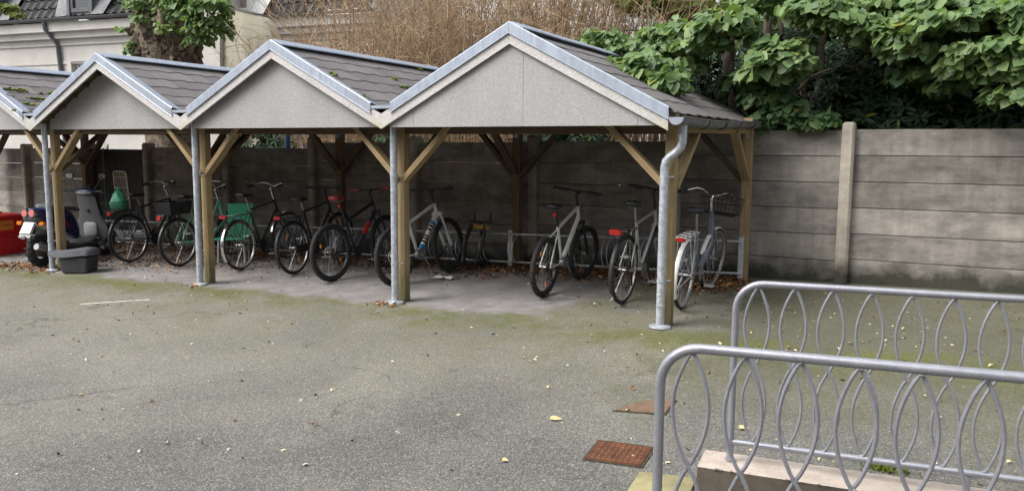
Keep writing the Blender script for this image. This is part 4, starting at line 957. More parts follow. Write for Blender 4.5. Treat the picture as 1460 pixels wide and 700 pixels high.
# red bag by the white mountain bike, folded kick scooter by the rack, litter
p = atG(553, 386); tag(MB().loft([[(.15*q*math.cos(a), .09*q*math.sin(a)+.02*z, z) for a in np.linspace(0, 6.283, 18, endpoint=False)] for z, q in ((0, .8), (.02, 1), (.15, 1.), (.25, .85), (.27, .5))]).build('bag', simple('crimson_cloth', (.30, .015, .04), .8, var=.25), ang=.8), 'crimson cloth bag on the leaves behind the white bike rear wheel', 'bag').location = (p[0], p[1]+.3, zg(p[0], p[1]+.3))
p = atY(664, 368, 1.95); z0 = zg(p[0], 1.95); ks = thing('push_scooter', 'small black push scooter with a yellow bar pad leaning on the bike rack', 'push scooter', (p[0], 1.95, z0), R_(70))
MB().box((0, 0, .09), (.5, .11, .025)).build('deck', M_black, ks, smooth=False, bevel=.006)
MB().tube([(.30, 0, .12), (.24, 0, .62)], .018, 10).build('steering_tube', M_black, ks)
MB().tube([(.24, -.22, .62), (.24, .22, .62)], .014, 8).build('handlebar', M_black, ks)
MB().tube([(.235, -.17, .55), (.235, .12, .55)], .03, 12).build('bar_pad', simple('yellow_foam', (.42, .25, .04), .8), ks)
for y in (-.2, .12): MB().tube([(.24, y, .60), (.245, y, .74)], .013, 8).build('grip', M_black, ks)
MB().tube([(.22, .14, .58), (.10, .15, .35), (.05, .12, .10)], .03, 8).build('folding_strut', M_black, ks)
MB().tube([(.22, -.12, .58), (.16, -.15, .35), (.08, -.1, .10)], .022, 8).build('folding_strut', M_black, ks)
for x in (.32, -.27): o = MB(); torus(o, (x, 0, .09), .065, .022, 24, 8); o.tube([(x, -.02, .09), (x, .02, .09)], .05, 16); o.build('wheel', M_tyre, ks, ang=1.)
def crumple(label, px, py, w, seed):
    p = atG(px, py); rg = np.random.default_rng(seed); rows = []
    for i in range(6):
        rows.append([(w*(i/5-.5)+rg.uniform(-.01, .01), .10*(j/4-.5)+rg.uniform(-.012, .012), .012+abs(rg.normal(0, .016))) for j in range(5)])
    m = MB().sheet(rows); m.v += []; o = m.build('paper_scrap', M_paper, ang=.3); sol = o.modifiers.new('s', 'SOLIDIFY'); sol.thickness = .002
    o.location = (p[0], p[1], zg(p[0], p[1])); o.rotation_euler[2] = rg.uniform(-.6, .2); tag(o, label, 'paper', 'white paper scraps on the paving')
crumple('crumpled white paper on the paving before the white mountain bike', 633, 398, .26, 3)
crumple('small white paper scrap among leaves beside the crimson bag', 529, 374, .2, 4)
# ------------------------------------------------------------------ leaves
LIN = (np.array([(0, 0, 0), (1.0, 0, 0), (-.08, .22, 0), (.10, .44, 0), (.42, .47, 0), (.74, .26, 0), (-.08, -.22, 0), (.10, -.44, 0), (.42, -.47, 0), (.74, -.26, 0), (.45, 0, 0)]),
       [(0, 10, 4, 3, 2), (10, 1, 5, 4), (0, 6, 7, 8, 10), (10, 8, 9, 1)])
LAU = (np.array([(0, 0, 0), (1, 0, 0), (.3, .14, 0), (.68, .13, 0), (.3, -.14, 0), (.68, -.13, 0)]), [(0, 1, 3, 2), (0, 4, 5, 1)])
LIT = (np.array([(0, 0, 0), (1, 0, .1), (.3, .3, .16), (.75, .22, .05), (.35, -.28, .1), (.8, -.2, .18)]), [(0, 1, 3, 2), (0, 4, 5, 1)])
def vn(a): return a/(np.linalg.norm(a, axis=1, keepdims=True)+1e-9)
def leaf_mesh(name, P, Nn, T, S, shape, mats, parent=None, fold=.09, droop=.16, mi=None):
    P, Nn, T, S = (np.asarray(q, float) for q in (P, Nn, T, S)); n = len(P)
    Nn = vn(Nn); T = vn(T-Nn*(T*Nn).sum(1, keepdims=True)); Bt = np.cross(Nn, T)
    tv, tf = shape; k = len(tv)
    fo = fold*(1+rng.uniform(-.8, .8, n)); dr = droop*(1+rng.uniform(-.7, .9, n)); asp = rng.uniform(.85, 1.15, n)
    w = fo[:, None]*np.abs(tv[None, :, 1])-dr[:, None]*tv[None, :, 0]**2+tv[None, :, 2]
    V = P[:, None]+S[:, None, None]*(tv[None, :, 0, None]*T[:, None]+(tv[None, :, 1]*asp[:, None])[..., None]*Bt[:, None]+w[..., None]*Nn[:, None])
    V = V.reshape(-1, 3); F = [tuple(i+q*k for i in f) for q in range(n) for f in tf]
    me = bpy.data.meshes.new(name); me.from_pydata(V.tolist(), [], F)
    for m in (mats if isinstance(mats, (list, tuple)) else [mats]): me.materials.append(m)
    if mi is not None: me.polygons.foreach_set('material_index', np.repeat(mi, len(tf)).astype(np.int32))
    me.polygons.foreach_set('use_smooth', [True]*len(me.polygons)); me.update(); o = bpy.data.objects.new(name, me); col.objects.link(o)
    if parent: o.parent = parent
    return o
class Crown:
    """collects leaves of a crown, spray by spray"""
    def __init__(s): s.P = []; s.N = []; s.T = []; s.S = []
    def spray(s, c, r, n, size=.12, out=(-.2, -.5, .85), shell=.5, jit=.38, cut=-.55, seed=None):
        """leaves hanging like shingles over a flattened mound with centre c and radii r"""
        u = rng.normal(size=(n*2, 3)); u = vn(u); u = u[u[:, 2] > cut][:n]; m = len(u)
        rad = shell+(1-shell)*rng.uniform(0, 1, m)**.5
        lump = 1+.18*np.sin(u[:, 0]*6+c[0]*5)+.14*np.sin(u[:, 2]*7+c[1]*4)
        p = np.array(c)+u*np.array(r)*(rad*lump)[:, None]
        nn = vn(u/np.array(r))*.35+np.array(out)*.85+rng.normal(0, jit, (m, 3))
        t = u*np.array([1.2, 1, .2])+np.array([-.25, -.55, -.55])+rng.normal(0, .5, (m, 3))
        s.P.append(p); s.N.append(nn); s.T.append(t); s.S.append(size*np.clip(rng.normal(.92, .24, m), .4, 1.45)); return s
    def build(s, name, mat, parent, shape=LIN, **k):
        return leaf_mesh(name, np.concatenate(s.P), np.concatenate(s.N), np.concatenate(s.T), np.concatenate(s.S), shape, mat, parent, **k)
def wob(p0, p1, n=6, amp=.05, sag=0.):
    p0, p1 = np.array(p0, float), np.array(p1, float); L_ = np.linalg.norm(p1-p0)
    return [p0+(p1-p0)*q+rng.normal(0, amp*L_/n, 3)*(0 < i < n)+np.array([0, 0, -sag*4*q*(1-q)]) for i, q in enumerate(np.linspace(0, 1, n+1))]
def limb(m, p0, p1, r0, r1, n=6, amp=.12, sag=0., seg=8):
    pts = wob(p0, p1, n, amp, sag); m.tube(pts, [r0+(r1-r0)*i/n for i in range(n+1)], seg); return pts
# ------------------------------------------------------------------ linden shoots behind the wall
def at(x, y, Y): return atY(x, y, Y)
def base(x, Y): return (x, Y, zg(x, Y)-.05)
# tree 1: over the roof
t1 = thing('linden_tree', 'linden tree whose leafy boughs hang over the right shelter roof', 'tree', base(.35, 3.55), 0, 'linden trees behind the wall')
def loc(root, p): return tuple(np.array(p)-np.array(root.location))
def trunk_set(root, stems, mat=M_bark):
    m = MB()
    for st_ in stems:
        (x0, y0, Y0), (x1, y1, Y1), r0, r1 = st_
        limb(m, loc(root, at(x0, y0, Y0)), loc(root, at(x1, y1, Y1)), r0, r1, 8, .10)
    return m
z_ = at(1040, 150, 3.5)
tm = trunk_set(t1, [((1041, 330, 3.55), (1037, -60, 3.5), .05, .036), ((1030, 330, 3.6), (1027, 20, 3.5), .035, .025), ((1049, 330, 3.6), (1047, -40, 3.55), .035, .028), ((1018, 330, 3.5), (1004, 60, 3.2), .018, .010), ((1012, 330, 3.5), (985, 90, 3.0), .015, .008), ((1026, 330, 3.5), (1010, 80, 3.1), .014, .008)])
for (a, b, r) in (((1037, 60, 3.5), (930, 110, 1.7), .020), ((1037, 40, 3.5), (950, 60, 2.6), .018), ((1030, 60, 3.5), (860, 62, 2.5), .018), ((1038, 20, 3.5), (1040, 45, 2.3), .018), ((1040, 10, 3.5), (1000, 10, 2.6), .014)):
    limb(tm, loc(t1, at(*a)), loc(t1, at(*b)), r, .005, 6, .2, -.12, 6)
tm.build('trunk', M_bark, t1)
c1 = Crown()
def sp(cr, root, px, py, Y, w, h, d, n, **k):
    c = at(px, py, Y); depth = (np.array(c)-CAM)@CF; s = depth/FOC
    k['size'] = k.get('size', .12)*.84
    k2 = dict(k); k2.update(shell=.35, jit=.75, cut=-.9, size=k['size']*.85); cr.spray(loc(root, c), (w*s*1.2, d*1.2, h*s*1.2), max(6, int(n*.26)), **k2)
    return cr.spray(loc(root, c), (w*s*.95, d, h*s*.82), int(n*1.9), **k)
sp(c1, t1, 918, 99, 1.45, 40, 26, .32, 330, size=.115); sp(c1, t1, 947, 118, 1.25, 26, 20, .22, 150, size=.115); sp(c1, t1, 893, 108, 1.2, 24, 12, .2, 120, size=.10)
sp(c1, t1, 858, 60, 2.7, 36, 17, .30, 240, size=.10); sp(c1, t1, 892, 68, 2.6, 24, 14, .25, 120, size=.10)
sp(c1, t1, 962, 62, 2.9, 46, 34, .35, 420, size=.125); sp(c1, t1, 925, 80, 2.7, 30, 18, .3, 180, size=.12)
sp(c1, t1, 1030, 38, 2.4, 46, 22, .40, 330, size=.135); sp(c1, t1, 1000, 62, 2.4, 30, 16, .3, 140, size=.13); sp(c1, t1, 985, 92, 2.5, 16, 14, .2, 50, size=.13)
c1.build('crown', M_leaf, t1)
# tree 2: slanting stem behind the fence post
t2 = thing('linden_tree', 'linden tree with a slanting stem just behind the wall left of the tall fence post', 'tree', base(.95, 3.5), 0, 'linden trees behind the wall')
tm = trunk_set(t2, [((1140, 330, 3.5), (1182, -30, 3.4), .05, .03), ((1097, 330, 3.8), (1096, -60, 3.9), .06, .05), ((1111, 330, 3.9), (1112, -50, 4.0), .035, .03), ((1136, 330, 3.6), (1150, 60, 3.5), .035, .02), ((1128, 330, 3.9), (1136, -40, 4.), .03, .022), ((1145, 200, 3.6), (1150, -40, 3.9), .03, .02)])
for (a, b, r) in (((1140, 128, 3.5), (1262, 76, 3.0), .022), ((1148, 112, 3.5), (1230, 60, 3.2), .012), ((1150, 105, 3.5), (1110, 80, 2.7), .016), ((1170, 40, 3.4), (1210, 15, 2.6), .014), ((1145, 140, 3.5), (1110, 140, 2.9), .014), ((1145, 140, 3.5), (1180, 165, 2.85), .010), ((1210, 97, 3.2), (1240, 70, 3.1), .008)):
    limb(tm, loc(t2, at(*a)), loc(t2, at(*b)), r, .005, 6, .2, -.05, 6)
tm.build('trunk', M_bark, t2)
c2 = Crown()
sp(c2, t2, 1112, 84, 2.5, 44, 30, .4, 380, size=.135); sp(c2, t2, 1085, 103, 2.4, 34, 14, .3, 140, size=.135); 
sp(c2, t2, 1165, 14, 2.5, 42, 18, .4, 260, size=.13); sp(c2, t2, 1205, 30, 2.5, 42, 16, .4, 220, size=.13); sp(c2, t2, 1095, 5, 3.2, 60, 20, .4, 240, size=.13)
c2.build('crown', M_leaf, t2)
c2b = Crown()
sp(c2b, t2, 1088, 135, 2.75, 32, 22, .25, 170, size=.135); sp(c2b, t2, 1115, 160, 2.72, 34, 20, .22, 150, size=.13); sp(c2b, t2, 1160, 172, 2.75, 34, 12, .2, 130, size=.13)
sp(c2b, t2, 1080, 176, 2.62, 14, 14, .1, 36, size=.11); sp(c2b, t2, 1060, 118, 2.9, 30, 18, .3, 110, size=.13)
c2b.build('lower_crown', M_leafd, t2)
# tree 3: broad boughs on the right
t3 = thing('linden_tree', 'broad linden tree whose layered boughs spread over the wall on the right', 'tree', base(3.9, 4.1), 0, 'linden trees behind the wall')
tm = trunk_set(t3, [((1530, 330, 4.1), (1500, -80, 4.0), .10, .07), ((1516, 160, 4.1), (1290, 40, 3.0), .04, .012), ((1510, 120, 4.1), (1390, 100, 2.6), .03, .01), ((1505, 60, 4.0), (1330, 0, 3.1), .03, .01), ((1510, 190, 4.1), (1440, 130, 2.7), .025, .008), ((1300, 100, 3.2), (1243, 125, 3.1), .012, .006)])
tm.build('trunk', M_bark, t3)
c3 = Crown()
for px, py, Y, w, h, d, n in ((1262, 48, 2.5, 40, 22, .35, 260), (1300, 40, 2.4, 44, 20, .4, 280), (1345, 32, 2.4, 44, 18, .4, 260), (1300, 70, 2.5, 40, 18, .35, 200), (1395, 75, 2.4, 46, 20, .4, 280),
    (1440, 66, 2.4, 36, 18, .4, 200), (1385, 98, 2.5, 44, 16, .35, 200), (1440, 100, 2.4, 44, 18, .35, 240), (1448, 135, 2.35, 34, 14, .3, 110), (1430, 20, 2.5, 46, 20, .4, 280), (1340, 6, 2.8, 60, 16, .4, 220), (1270, 6, 3.0, 50, 16, .4, 200), (1468, 40, 2.4, 30, 30, .4, 150), (1500, -60, 3.9, 70, 50, .6, 420), (1420, -40, 3.2, 70, 30, .5, 300)):
    sp(c3, t3, px, py, Y, w, h, d, n, size=.13)
c3.build('crown', M_leaf, t3)
c3b = Crown()
for px, py, Y, w, h, d, n in ((1330, 100, 2.8, 46, 18, .3, 170), (1295, 110, 2.9, 26, 16, .25, 70), (1350, 122, 2.8, 30, 12, .25, 70), (1420, 40, 3.2, 70, 34, .3, 240), (1300, 20, 3.5, 90, 30, .3, 240)):
    sp(c3b, t3, px, py, Y, w, h, d, n, size=.13)
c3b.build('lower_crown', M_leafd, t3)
# background trees with light between their leaves
def back_tree(label, px, Y, spots, n, mat, size=.14, r=.08):
    p = at(px, 300, Y); root = thing('linden_tree', label, 'tree', base(p[0], Y), 0, 'linden trees behind the wall')
    m = trunk_set(root, [((px, 330, Y), (px+6, -110, Y), r, r*.5)]+[((px+2, 60-40*i, Y), (sx, sy, Y+dy), r*.3, .012) for i, (sx, sy, dy, w, h) in enumerate(spots)]); m.build('trunk', M_bark, root)
    c = Crown()
    for sx, sy, dy, w, h in spots: sp(c, root, sx, sy, Y+dy, w, h, .7, n, size=size, out=(-.2, -.4, .6), shell=.2, jit=.6)
    c.build('crown', mat, root); return root
back_tree('tall young linden standing farther back behind the over-roof boughs', 985, 6.2, [(930, 5, 0, 60, 26), (985, 20, .3, 55, 24), (1010, -40, 0, 90, 50), (900, -60, .2, 80, 50), (1060, 20, -.3, 50, 26)], 170, M_yel, .13)
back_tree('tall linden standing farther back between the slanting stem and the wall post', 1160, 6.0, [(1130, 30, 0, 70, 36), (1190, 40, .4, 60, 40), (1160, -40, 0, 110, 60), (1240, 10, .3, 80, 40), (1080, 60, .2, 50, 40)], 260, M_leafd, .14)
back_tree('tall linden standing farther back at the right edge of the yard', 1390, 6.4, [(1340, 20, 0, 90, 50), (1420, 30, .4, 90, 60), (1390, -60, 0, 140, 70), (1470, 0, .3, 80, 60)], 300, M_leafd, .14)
# ------------------------------------------------------------------ dark laurel shrubs
def laurel(label, px, w, top, Y, n=1500):
    p = at(px, 250, Y); z0 = zg(p[0], Y); depth = (np.array(p)-CAM)@CF; s = depth/FOC; root = thing('laurel_shrub', label, 'shrub', base(p[0], Y), 0, 'dark laurel shrubs behind the wall')
    zt = at(px, top, Y)[2]-root.location[2]; m = MB(); ends = []
    for i in range(16):
        a = rng.uniform(0, 6.28); q = rng.uniform(.2, 1); e = (w*s*.8*q*math.cos(a), .45*q*math.sin(a), zt*rng.uniform(.5, .95)); limb(m, (rng.uniform(-.1, .1), rng.uniform(-.1, .1), 0), e, .022, .006, 5, .15, 0, 5)
    m.build('stems', M_bark, root)
    W_ = int(n*2.2)//7; u = vn(rng.normal(size=(W_, 3))); rad = rng.uniform(.1, 1, W_)**.5
    c = np.stack([u[:, 0]*w*s*rad*1.1, u[:, 1]*.55*rad, zt*.52+u[:, 2]*zt*.5*rad], 1); ax_ = vn(u*np.array([.6, .8, .3])+np.array([0, -.35, .7])+rng.normal(0, .25, (W_, 3)))
    P, Nn, T, S = [], [], [], []
    for k in range(7):                    # whorls of seven leaves
        ref = vn(np.cross(ax_, np.array([.3, .2, .9]))); b = np.cross(ax_, ref); a = 2*math.pi*k/7+rng.uniform(-.3, .3, W_)
        d = ref*np.cos(a)[:, None]+b*np.sin(a)[:, None]
        T.append(d+ax_*.25); Nn.append(ax_-d*.25+rng.normal(0, .15, (W_, 3))); P.append(c+d*.012); S.append(.15*rng.uniform(.7, 1.2, W_))
    leaf_mesh('foliage', np.concatenate(P), np.concatenate(Nn), np.concatenate(T), np.concatenate(S), LAU, M_laur, root, fold=.2, droop=.12)
laurel('dark laurel shrub behind the slanting stem, left of the tall fence post', 1130, 80, 20, 4.2, 2600)
laurel('dark glossy laurel shrub directly behind the tall fence post', 1215, 62, 60, 3.55, 2600)
laurel('dark glossy laurel shrub right of the tall fence post under the layered boughs', 1305, 66, 80, 3.45, 2600)
laurel('dark laurel shrub farthest right behind the wall', 1420, 75, 85, 3.4, 2800)
laurel('tall dark laurel shrub behind the middle of the right wall', 1280, 95, 10, 4.7, 3000)
laurel('tall dark laurel shrub behind the right end of the wall', 1430, 95, 0, 4.9, 3000)
laurel('dark laurel shrub behind the back right corner of the shelter', 1010, 60, 60, 3.9, 2200)
laurel('low dark laurel shrub seen under the shelter roof behind the wall', 800, 80, 150, 3.7, 1800)
laurel('low green laurel shrub seen between shelter and wall on the left', 370, 60, 160, 4.4, 1500)
laurel('low dark laurel shrub behind the wall beside the yellow stems', 560, 50, 165, 3.8, 1100)
# ------------------------------------------------------------------ bare twiggy shrubs
def bare(label, px, Y, hgt, n, spread, seed, leafy=120):
    rg = np.random.default_rng(seed); p = at(px, 250, Y); root = thing('bare_shrub', label, 'shrub', base(p[0], Y), 0, 'bare twiggy shrubs behind the shelter')
    m = MB(); tips = []
    for i in range(int(n*1.8)):
        a = rg.uniform(0, 6.28); q = spread*math.sqrt(rg.uniform(0, 1)); b0 = np.array([q*.45*math.cos(a), q*.3*math.sin(a), 0.])
        H = hgt*rg.uniform(.65, 1.1); lean = np.array([rg.normal(0, .18)+.25*math.cos(a), rg.normal(0, .12)+.12*math.sin(a), 0])*H; arch = rg.uniform(-.1, .5)
        pts = []
        for k, s in enumerate(np.linspace(0, 1, 7)):
            pts.append(b0+lean*(s+arch*s**3)+np.array([0, 0, H*(s-.22*max(0, arch)*s**3)])+rg.normal(0, .025, 3)*(k > 0))
        r0 = rg.uniform(.008, .017) if i > 7 else rg.uniform(.022, .036); m.tube(pts, [r0*(1-.75*s) for s in np.linspace(0, 1, 7)], 4, caps=False)
        for j in range(rg.integers(4, 8)):
            s = rg.uniform(.3, .97); k = int(s*6); o = pts[k]+(pts[k+1]-pts[k])*(s*6-k)
            d = norm(np.array([rg.normal(0, .7), rg.normal(0, .5), rg.uniform(-.1, 1.)])); L_ = rg.uniform(.3, .95); sg = rg.uniform(-.1, .35)
            tw = [o+d*L_*t+np.array([0, 0, -sg*L_*t*t])+rg.normal(0, .012, 3) for t in (0, .33, .66, 1)]
            m.tube(tw, [.0055, .0045, .0035, .002], 3, caps=False); tips.append(tw[-1]); tips.append(tw[2])
            for _ in range(rg.integers(0, 3)):
                d2 = norm(d+rg.normal(0, .7, 3)); m.tube([tw[2], tw[2]+d2*rg.uniform(.15, .4)], [.003, .0015], 3, caps=False)
    m.build('twigs', M_twig, root)
    if leafy:
        t = np.array(tips)[rg.integers(0, len(tips), leafy)]+rg.normal(0, .08, (leafy, 3))
        leaf_mesh('leaves', t, rg.normal(0, .6, (leafy, 3))+np.array([0, -.4, .5]), rg.normal(0, 1, (leafy, 3)), .06*rg.uniform(.6, 1.3, leafy), LAU, M_yel, root)
for i, (px, Y, h, n, spr, lf, lab) in enumerate([
    (455, 6.0, 3.6, 60, 1.3, 330, 'sprawling bare shrub with sparse young leaves, leftmost of the thicket'),
    (530, 5.4, 4.4, 85, 1.3, 160, 'dense bare tan shrub behind the second gable from the right'),
    (600, 5.8, 4.8, 95, 1.3, 120, 'dense bare tan shrub behind the valley left of the nearest gable'),
    (660, 5.2, 4.8, 90, 1.2, 70, 'bare brown shrub behind the left slope of the nearest gable'),
    (720, 5.9, 5.2, 100, 1.3, 90, 'tall bare brown shrub behind the apex of the nearest gable'),
    (785, 5.5, 5.0, 75, 1.2, 140, 'bare shrub with greenish leaves behind the nearest ridge'),
    (850, 6.2, 5.4, 70, 1.3, 260, 'bare shrub with sky showing through, behind the leaves on the ridge'),
    (920, 6.6, 5.4, 60, 1.3, 260, 'thin bare shrub rightmost of the thicket, behind the over-roof boughs'),
    (490, 7.6, 5.6, 80, 1.5, 120, 'tall bare shrub far behind the second gable from the right'),
    (640, 7.8, 6.2, 90, 1.6, 60, 'tall bare shrub far behind the nearest valley'),
    (760, 8.0, 6.4, 80, 1.6, 120, 'tall bare shrub far behind the nearest gable')]):
    bare(lab, px, Y, h, n, spr, 100+i, lf)
# ------------------------------------------------------------------ houses on the left
HE = norm((.992, .125, 0)); HN = norm((-.125, .992, 0)); H0 = at(90, 30, 9.0)
def house_frame(p0): return Matrix(((HE[0], HN[0], 0, p0[0]), (HE[1], HN[1], 0, p0[1]), (0, 0, 1, 0), (0, 0, 0, 1)))
def hx_at(px, py, off=0): p = atP(px, py, np.array(H0)+HN*off, HN); return float((p-np.array(H0))@HE), float(p[2])
def pantiles(x0, x1, z0, y0, h, pitch, mat_rows, parent, name='roof'):
    m = MB(); w = .30; rows = int(h/.34)+1; cs, sn = math.cos(pitch), math.sin(pitch); n = int((x1-x0)/w)+1
    for r in range(rows):
        for j in range(n):
            xa = x0+j*w; xb_ = min(xa+w, x1)
            if xb_-xa < .05: continue
            sec = []
            for q, b in ((0, 0), (.12, .045), (.3, .06), (.45, .035), (.62, .0), (.85, -.012), (1, .004)):
                sec.append((xa+(xb_-xa)*q, b))
            rw = []
            for u, l in ((r*.34-.0, .055), (r*.34+.40, .012)):
                rw.append([(x, y0+u*cs-(b+l)*sn, z0+u*sn+(b+l)*cs) for x, b in sec])
            m.sheet(rw)
            e = [(x, y+.03*sn, z-.03*cs) for x, y, z in rw[0]]; m.sheet([e, rw[0]])
    return m.build(name, mat_rows, parent)
def house(name, label, off, s0, s1, zr, dormers, downpipe_s=None, window=None, arch=None, depth=7.):
    root = thing(name, label, 'house', (0, 0, 0)); root.matrix_world = house_frame(np.array(H0)+HN*off); z = zr
    def b(m, nm, mat, par=root, **k): return m.build(nm, mat, par, smooth=False, **k)
    holes = []
    # front wall as pieces round the openings
    xs = [s0, s1]; wl = MB(); ops = ([window] if window else [])+([arch] if arch else [])
    cuts = sorted([s0, s1]+[v for o in ops for v in o[:2]])
    for a, c in zip(cuts[:-1], cuts[1:]):
        o = next((o for o in ops if abs(o[0]-a) < 1e-6), None)
        if o is None: wl.box(((a+c)/2, .15, (z-.74-1.)/2), (c-a, .3, z-.74+1.))
        else:
            wl.box(((a+c)/2, .15, (o[3]+z-.74)/2), (c-a, .3, z-.74-o[3])); wl.box(((a+c)/2, .15, (o[2]-1.)/2), (c-a, .3, o[2]+1.))
    for a, sgn in ((s0, 1), (s1, -1)): wl.box((a+sgn*.151, .3+depth/2, (z-1)/2-.2), (.3, depth-.002, z+1-.4))
    wall_ = b(wl, 'wall', M_stuc)
    co = MB(); co.box(((s0+s1)/2, .0, z-.23), (s1-s0+.3, .66, .26)); b(co, 'fascia', M_stuc)
    co = MB(); co.box(((s0+s1)/2, .04, z-.455), (s1-s0+.2, .46, .186)); b(co, 'cornice', M_stuc)
    co = MB(); co.box(((s0+s1)/2, .09, z-.645), (s1-s0+.1, .28, .186)); b(co, 'cornice', M_stuc)
    co = MB(); co.box(((s0+s1)/2, .0, z-1.24), (s1-s0+.02, .06, .10)); b(co, 'string_course', M_stuc)
    gm = MB(); rows = []
    for x in np.linspace(s0-.15, s1+.15, 12):
        zz_ = z+.0+rng.uniform(-.008, .008); rows.append([(x, -.42-.085*math.cos(a), zz_-.085*math.sin(a)) for a in np.linspace(0, math.pi, 8)]+[(x, -.42-.075*math.cos(a), zz_-.075*math.sin(a)) for a in np.linspace(math.pi, 0, 8)])
    gm.loft(rows); gm.build('gutter', M_lead, root)
    pantiles(s0, s1, z+.02, -.30, 2.4, R_(62), M_roofd, root)
    top = MB(); y1 = -.30+2.4*math.cos(R_(62)); z1 = z+2.4*math.sin(R_(62))
    top.extrude([(s0, y1, z1-.05), (s1, y1, z1-.05), (s1, depth, z1+.6), (s0, depth, z1+.6)], (0, 0, -.1)); b(top, 'upper_roof', M_roofd)
    for x in (s0+.003, s1-.033):
        ge = MB(); ge.extrude([(x, .30, z-.42), (x, -.22, z+.02), (x, y1+.04, z1-.17), (x, depth-.01, z1+.45), (x, depth-.01, z-.42)], (.03, 0, 0)); b(ge, 'gable_end', M_stuc)
    for (d0, d1, mat, panes) in dormers:
        zb_, zt_ = z+.14, z+2.1
        dm = MB(); yb_ = 1.2; wi = MB()
        for x in (d0, d1):                # sheet metal cheeks, splayed at the foot
            dm.extrude([(x-.05, -.43, zb_-.1), (x+.05, -.43, zb_-.1), (x+.05, -.38, zt_), (x-.05, -.38, zt_)], (0, yb_+.46, 0))
            s = 1 if x == d1 else -1
            dm.extrude([(x+s*.05, -.46, zb_-.1), (x+s*.50, -.46, zb_-.10), (x+s*.85, .23, zb_+1.2), (x+s*.05, .23, zb_+1.2)], (0, .01, -.004))
        dm.box(((d0+d1)/2, .4, zt_+.05), (d1-d0+.3, 1.3, .1)); dm.box(((d0+d1)/2, -.31, zb_-.04), (d1-d0, .10, .1))
        do = b(dm, 'dormer', mat); n = len(panes)
        for i, pm in enumerate(panes):
            xa, xb_ = d0+.05+(d1-d0-.1)*i/n, d0+.05+(d1-d0-.1)*(i+1)/n; f = MB(); t = .10
            for c, d in ((((xa+t/2), -.36, (zb_+zt_)/2), (t, .06, zt_-zb_)), (((xb_-t/2), -.36, (zb_+zt_)/2), (t, .06, zt_-zb_)), (((xa+xb_)/2, -.36, zb_+.06), (xb_-xa-2*t, .06, .12)), (((xa+xb_)/2, -.36, zt_-.05), (xb_-xa-2*t, .06, .1))): f.box(c, d)
            b(f, 'window_frame', M_white if mat is M_white else M_lead, do)
            pa = MB(); pa.box(((xa+xb_)/2, -.33, (zb_+zt_)/2), (xb_-xa-2*t, .01, zt_-zb_-.2)); b(pa, 'window_pane', pm, do)
    if downpipe_s is not None:
        s = downpipe_s; (sa, za), (sb, zb_), (sc_, zc) = s
        MB().tube([(sa, -.40, z-.05), (sa, -.38, za), (sb, -.08, zb_), (sc_, -.07, zc)]+[(sc_+.0, -.07, 0)], .062, 10).build('downpipe', M_lead, root)
    if window:
        a, c, zb_, zt_ = window; f = MB()
        for x in (a-.09, c+.09): f.box((x, -.03, (zb_+zt_+.1)/2), (.16, .06, zt_-zb_+.1))
        f.box(((a+c)/2, -.03, zt_+.05), (c-a+.02, .06, .09))
        b(f, 'window_surround', M_stuc); f = MB(); f.box((a+.05, .14, (zb_+zt_)/2), (.08, .05, zt_-zb_)); f.box((c-.05, .14, (zb_+zt_)/2), (.08, .05, zt_-zb_)); f.box(((a+c)/2, .14, zt_-.05), (c-a-.18, .05, .08)); f.box(((a+c)/2, .14, (zb_+zt_)/2), (.06, .05, zt_-zb_-.1))
        fo = b(f, 'window_frame', M_white); p_ = MB(); p_.box(((a+c)/2, .17, (zb_+zt_)/2), (c-a-.02, .01, zt_-zb_)); b(p_, 'window_pane', M_glass, fo)
    if arch:
        a, c, zb_, zt_ = arch; p_ = MB(); r = (c-a)/2
        pts = [(a+.001, .0, zt_-.001), (c-.001, 0, zt_-.001)]+[((a+c)/2+r*.998*math.cos(t), 0, zt_-r-.05+r*math.sin(t)) for t in np.linspace(0, math.pi, 15)]
        p_.extrude([(c-.001, .01, zt_-.001)]+[((a+c)/2+r*.998*math.cos(t), .01, zt_-r-.05+r*math.sin(t)) for t in np.linspace(0, math.pi/2, 9)]+[((a+c)/2, .01, zt_-.001)], (0, .28, 0))
        p_.extrude([((a+c)/2, .01, zt_-.001)]+[((a+c)/2+r*.998*math.cos(t), .01, zt_-r-.05+r*math.sin(t)) for t in np.linspace(math.pi/2, math.pi, 9)]+[(a+.001, .01, zt_-.001)], (0, .28, 0))
        b(p_, 'arch_head', M_stuc); p_ = MB(); p_.box(((a+c)/2, .25, (zb_+zt_)/2), (c-a-.004, .02, zt_-zb_)); b(p_, 'arch_door', M_dark)
    return root
zr = float(H0[2])
q0, q1 = hx_at(104, 90), hx_at(128, 88)
da, db = hx_at(64, 42, -.38), hx_at(82, 64, -.08); dc = hx_at(86, 100, -.08)
a0, a1 = hx_at(149, 205), hx_at(186, 205)
house('house', 'pale grey rendered house with a dark tiled mansard roof, left behind the shelter', 0, hx_at(-140, 40)[0], hx_at(268, 20)[0], zr,
      [(hx_at(-38, 20, -.1)[0], hx_at(10, 20, -.1)[0], M_lead, [M_glass]), (hx_at(110, 12, -.1)[0], hx_at(142, 10, -.1)[0], M_lead, [M_glass])],
      (da, db, dc), (q0[0], q0[0]+1.25, zr-3.0, q0[1]+.02), (a0[0], a1[0], -.8, hx_at(167, 200)[1]+.12))
OB = 2.6; b0 = atP(392, 25, np.array(H0)+HN*OB, HN)
house('house', 'weathered grey house with a dark tiled roof and white dormer behind the thicket', OB, float((b0-np.array(H0))@HE)-3.6, float((b0-np.array(H0))@HE)+3.6, float(b0[2]),
      [(float((atP(326, 8, np.array(H0)+HN*OB, HN)-np.array(H0))@HE), float((atP(369, 8, np.array(H0)+HN*OB, HN)-np.array(H0))@HE), M_white, [M_pic, M_pic])], depth=6.)
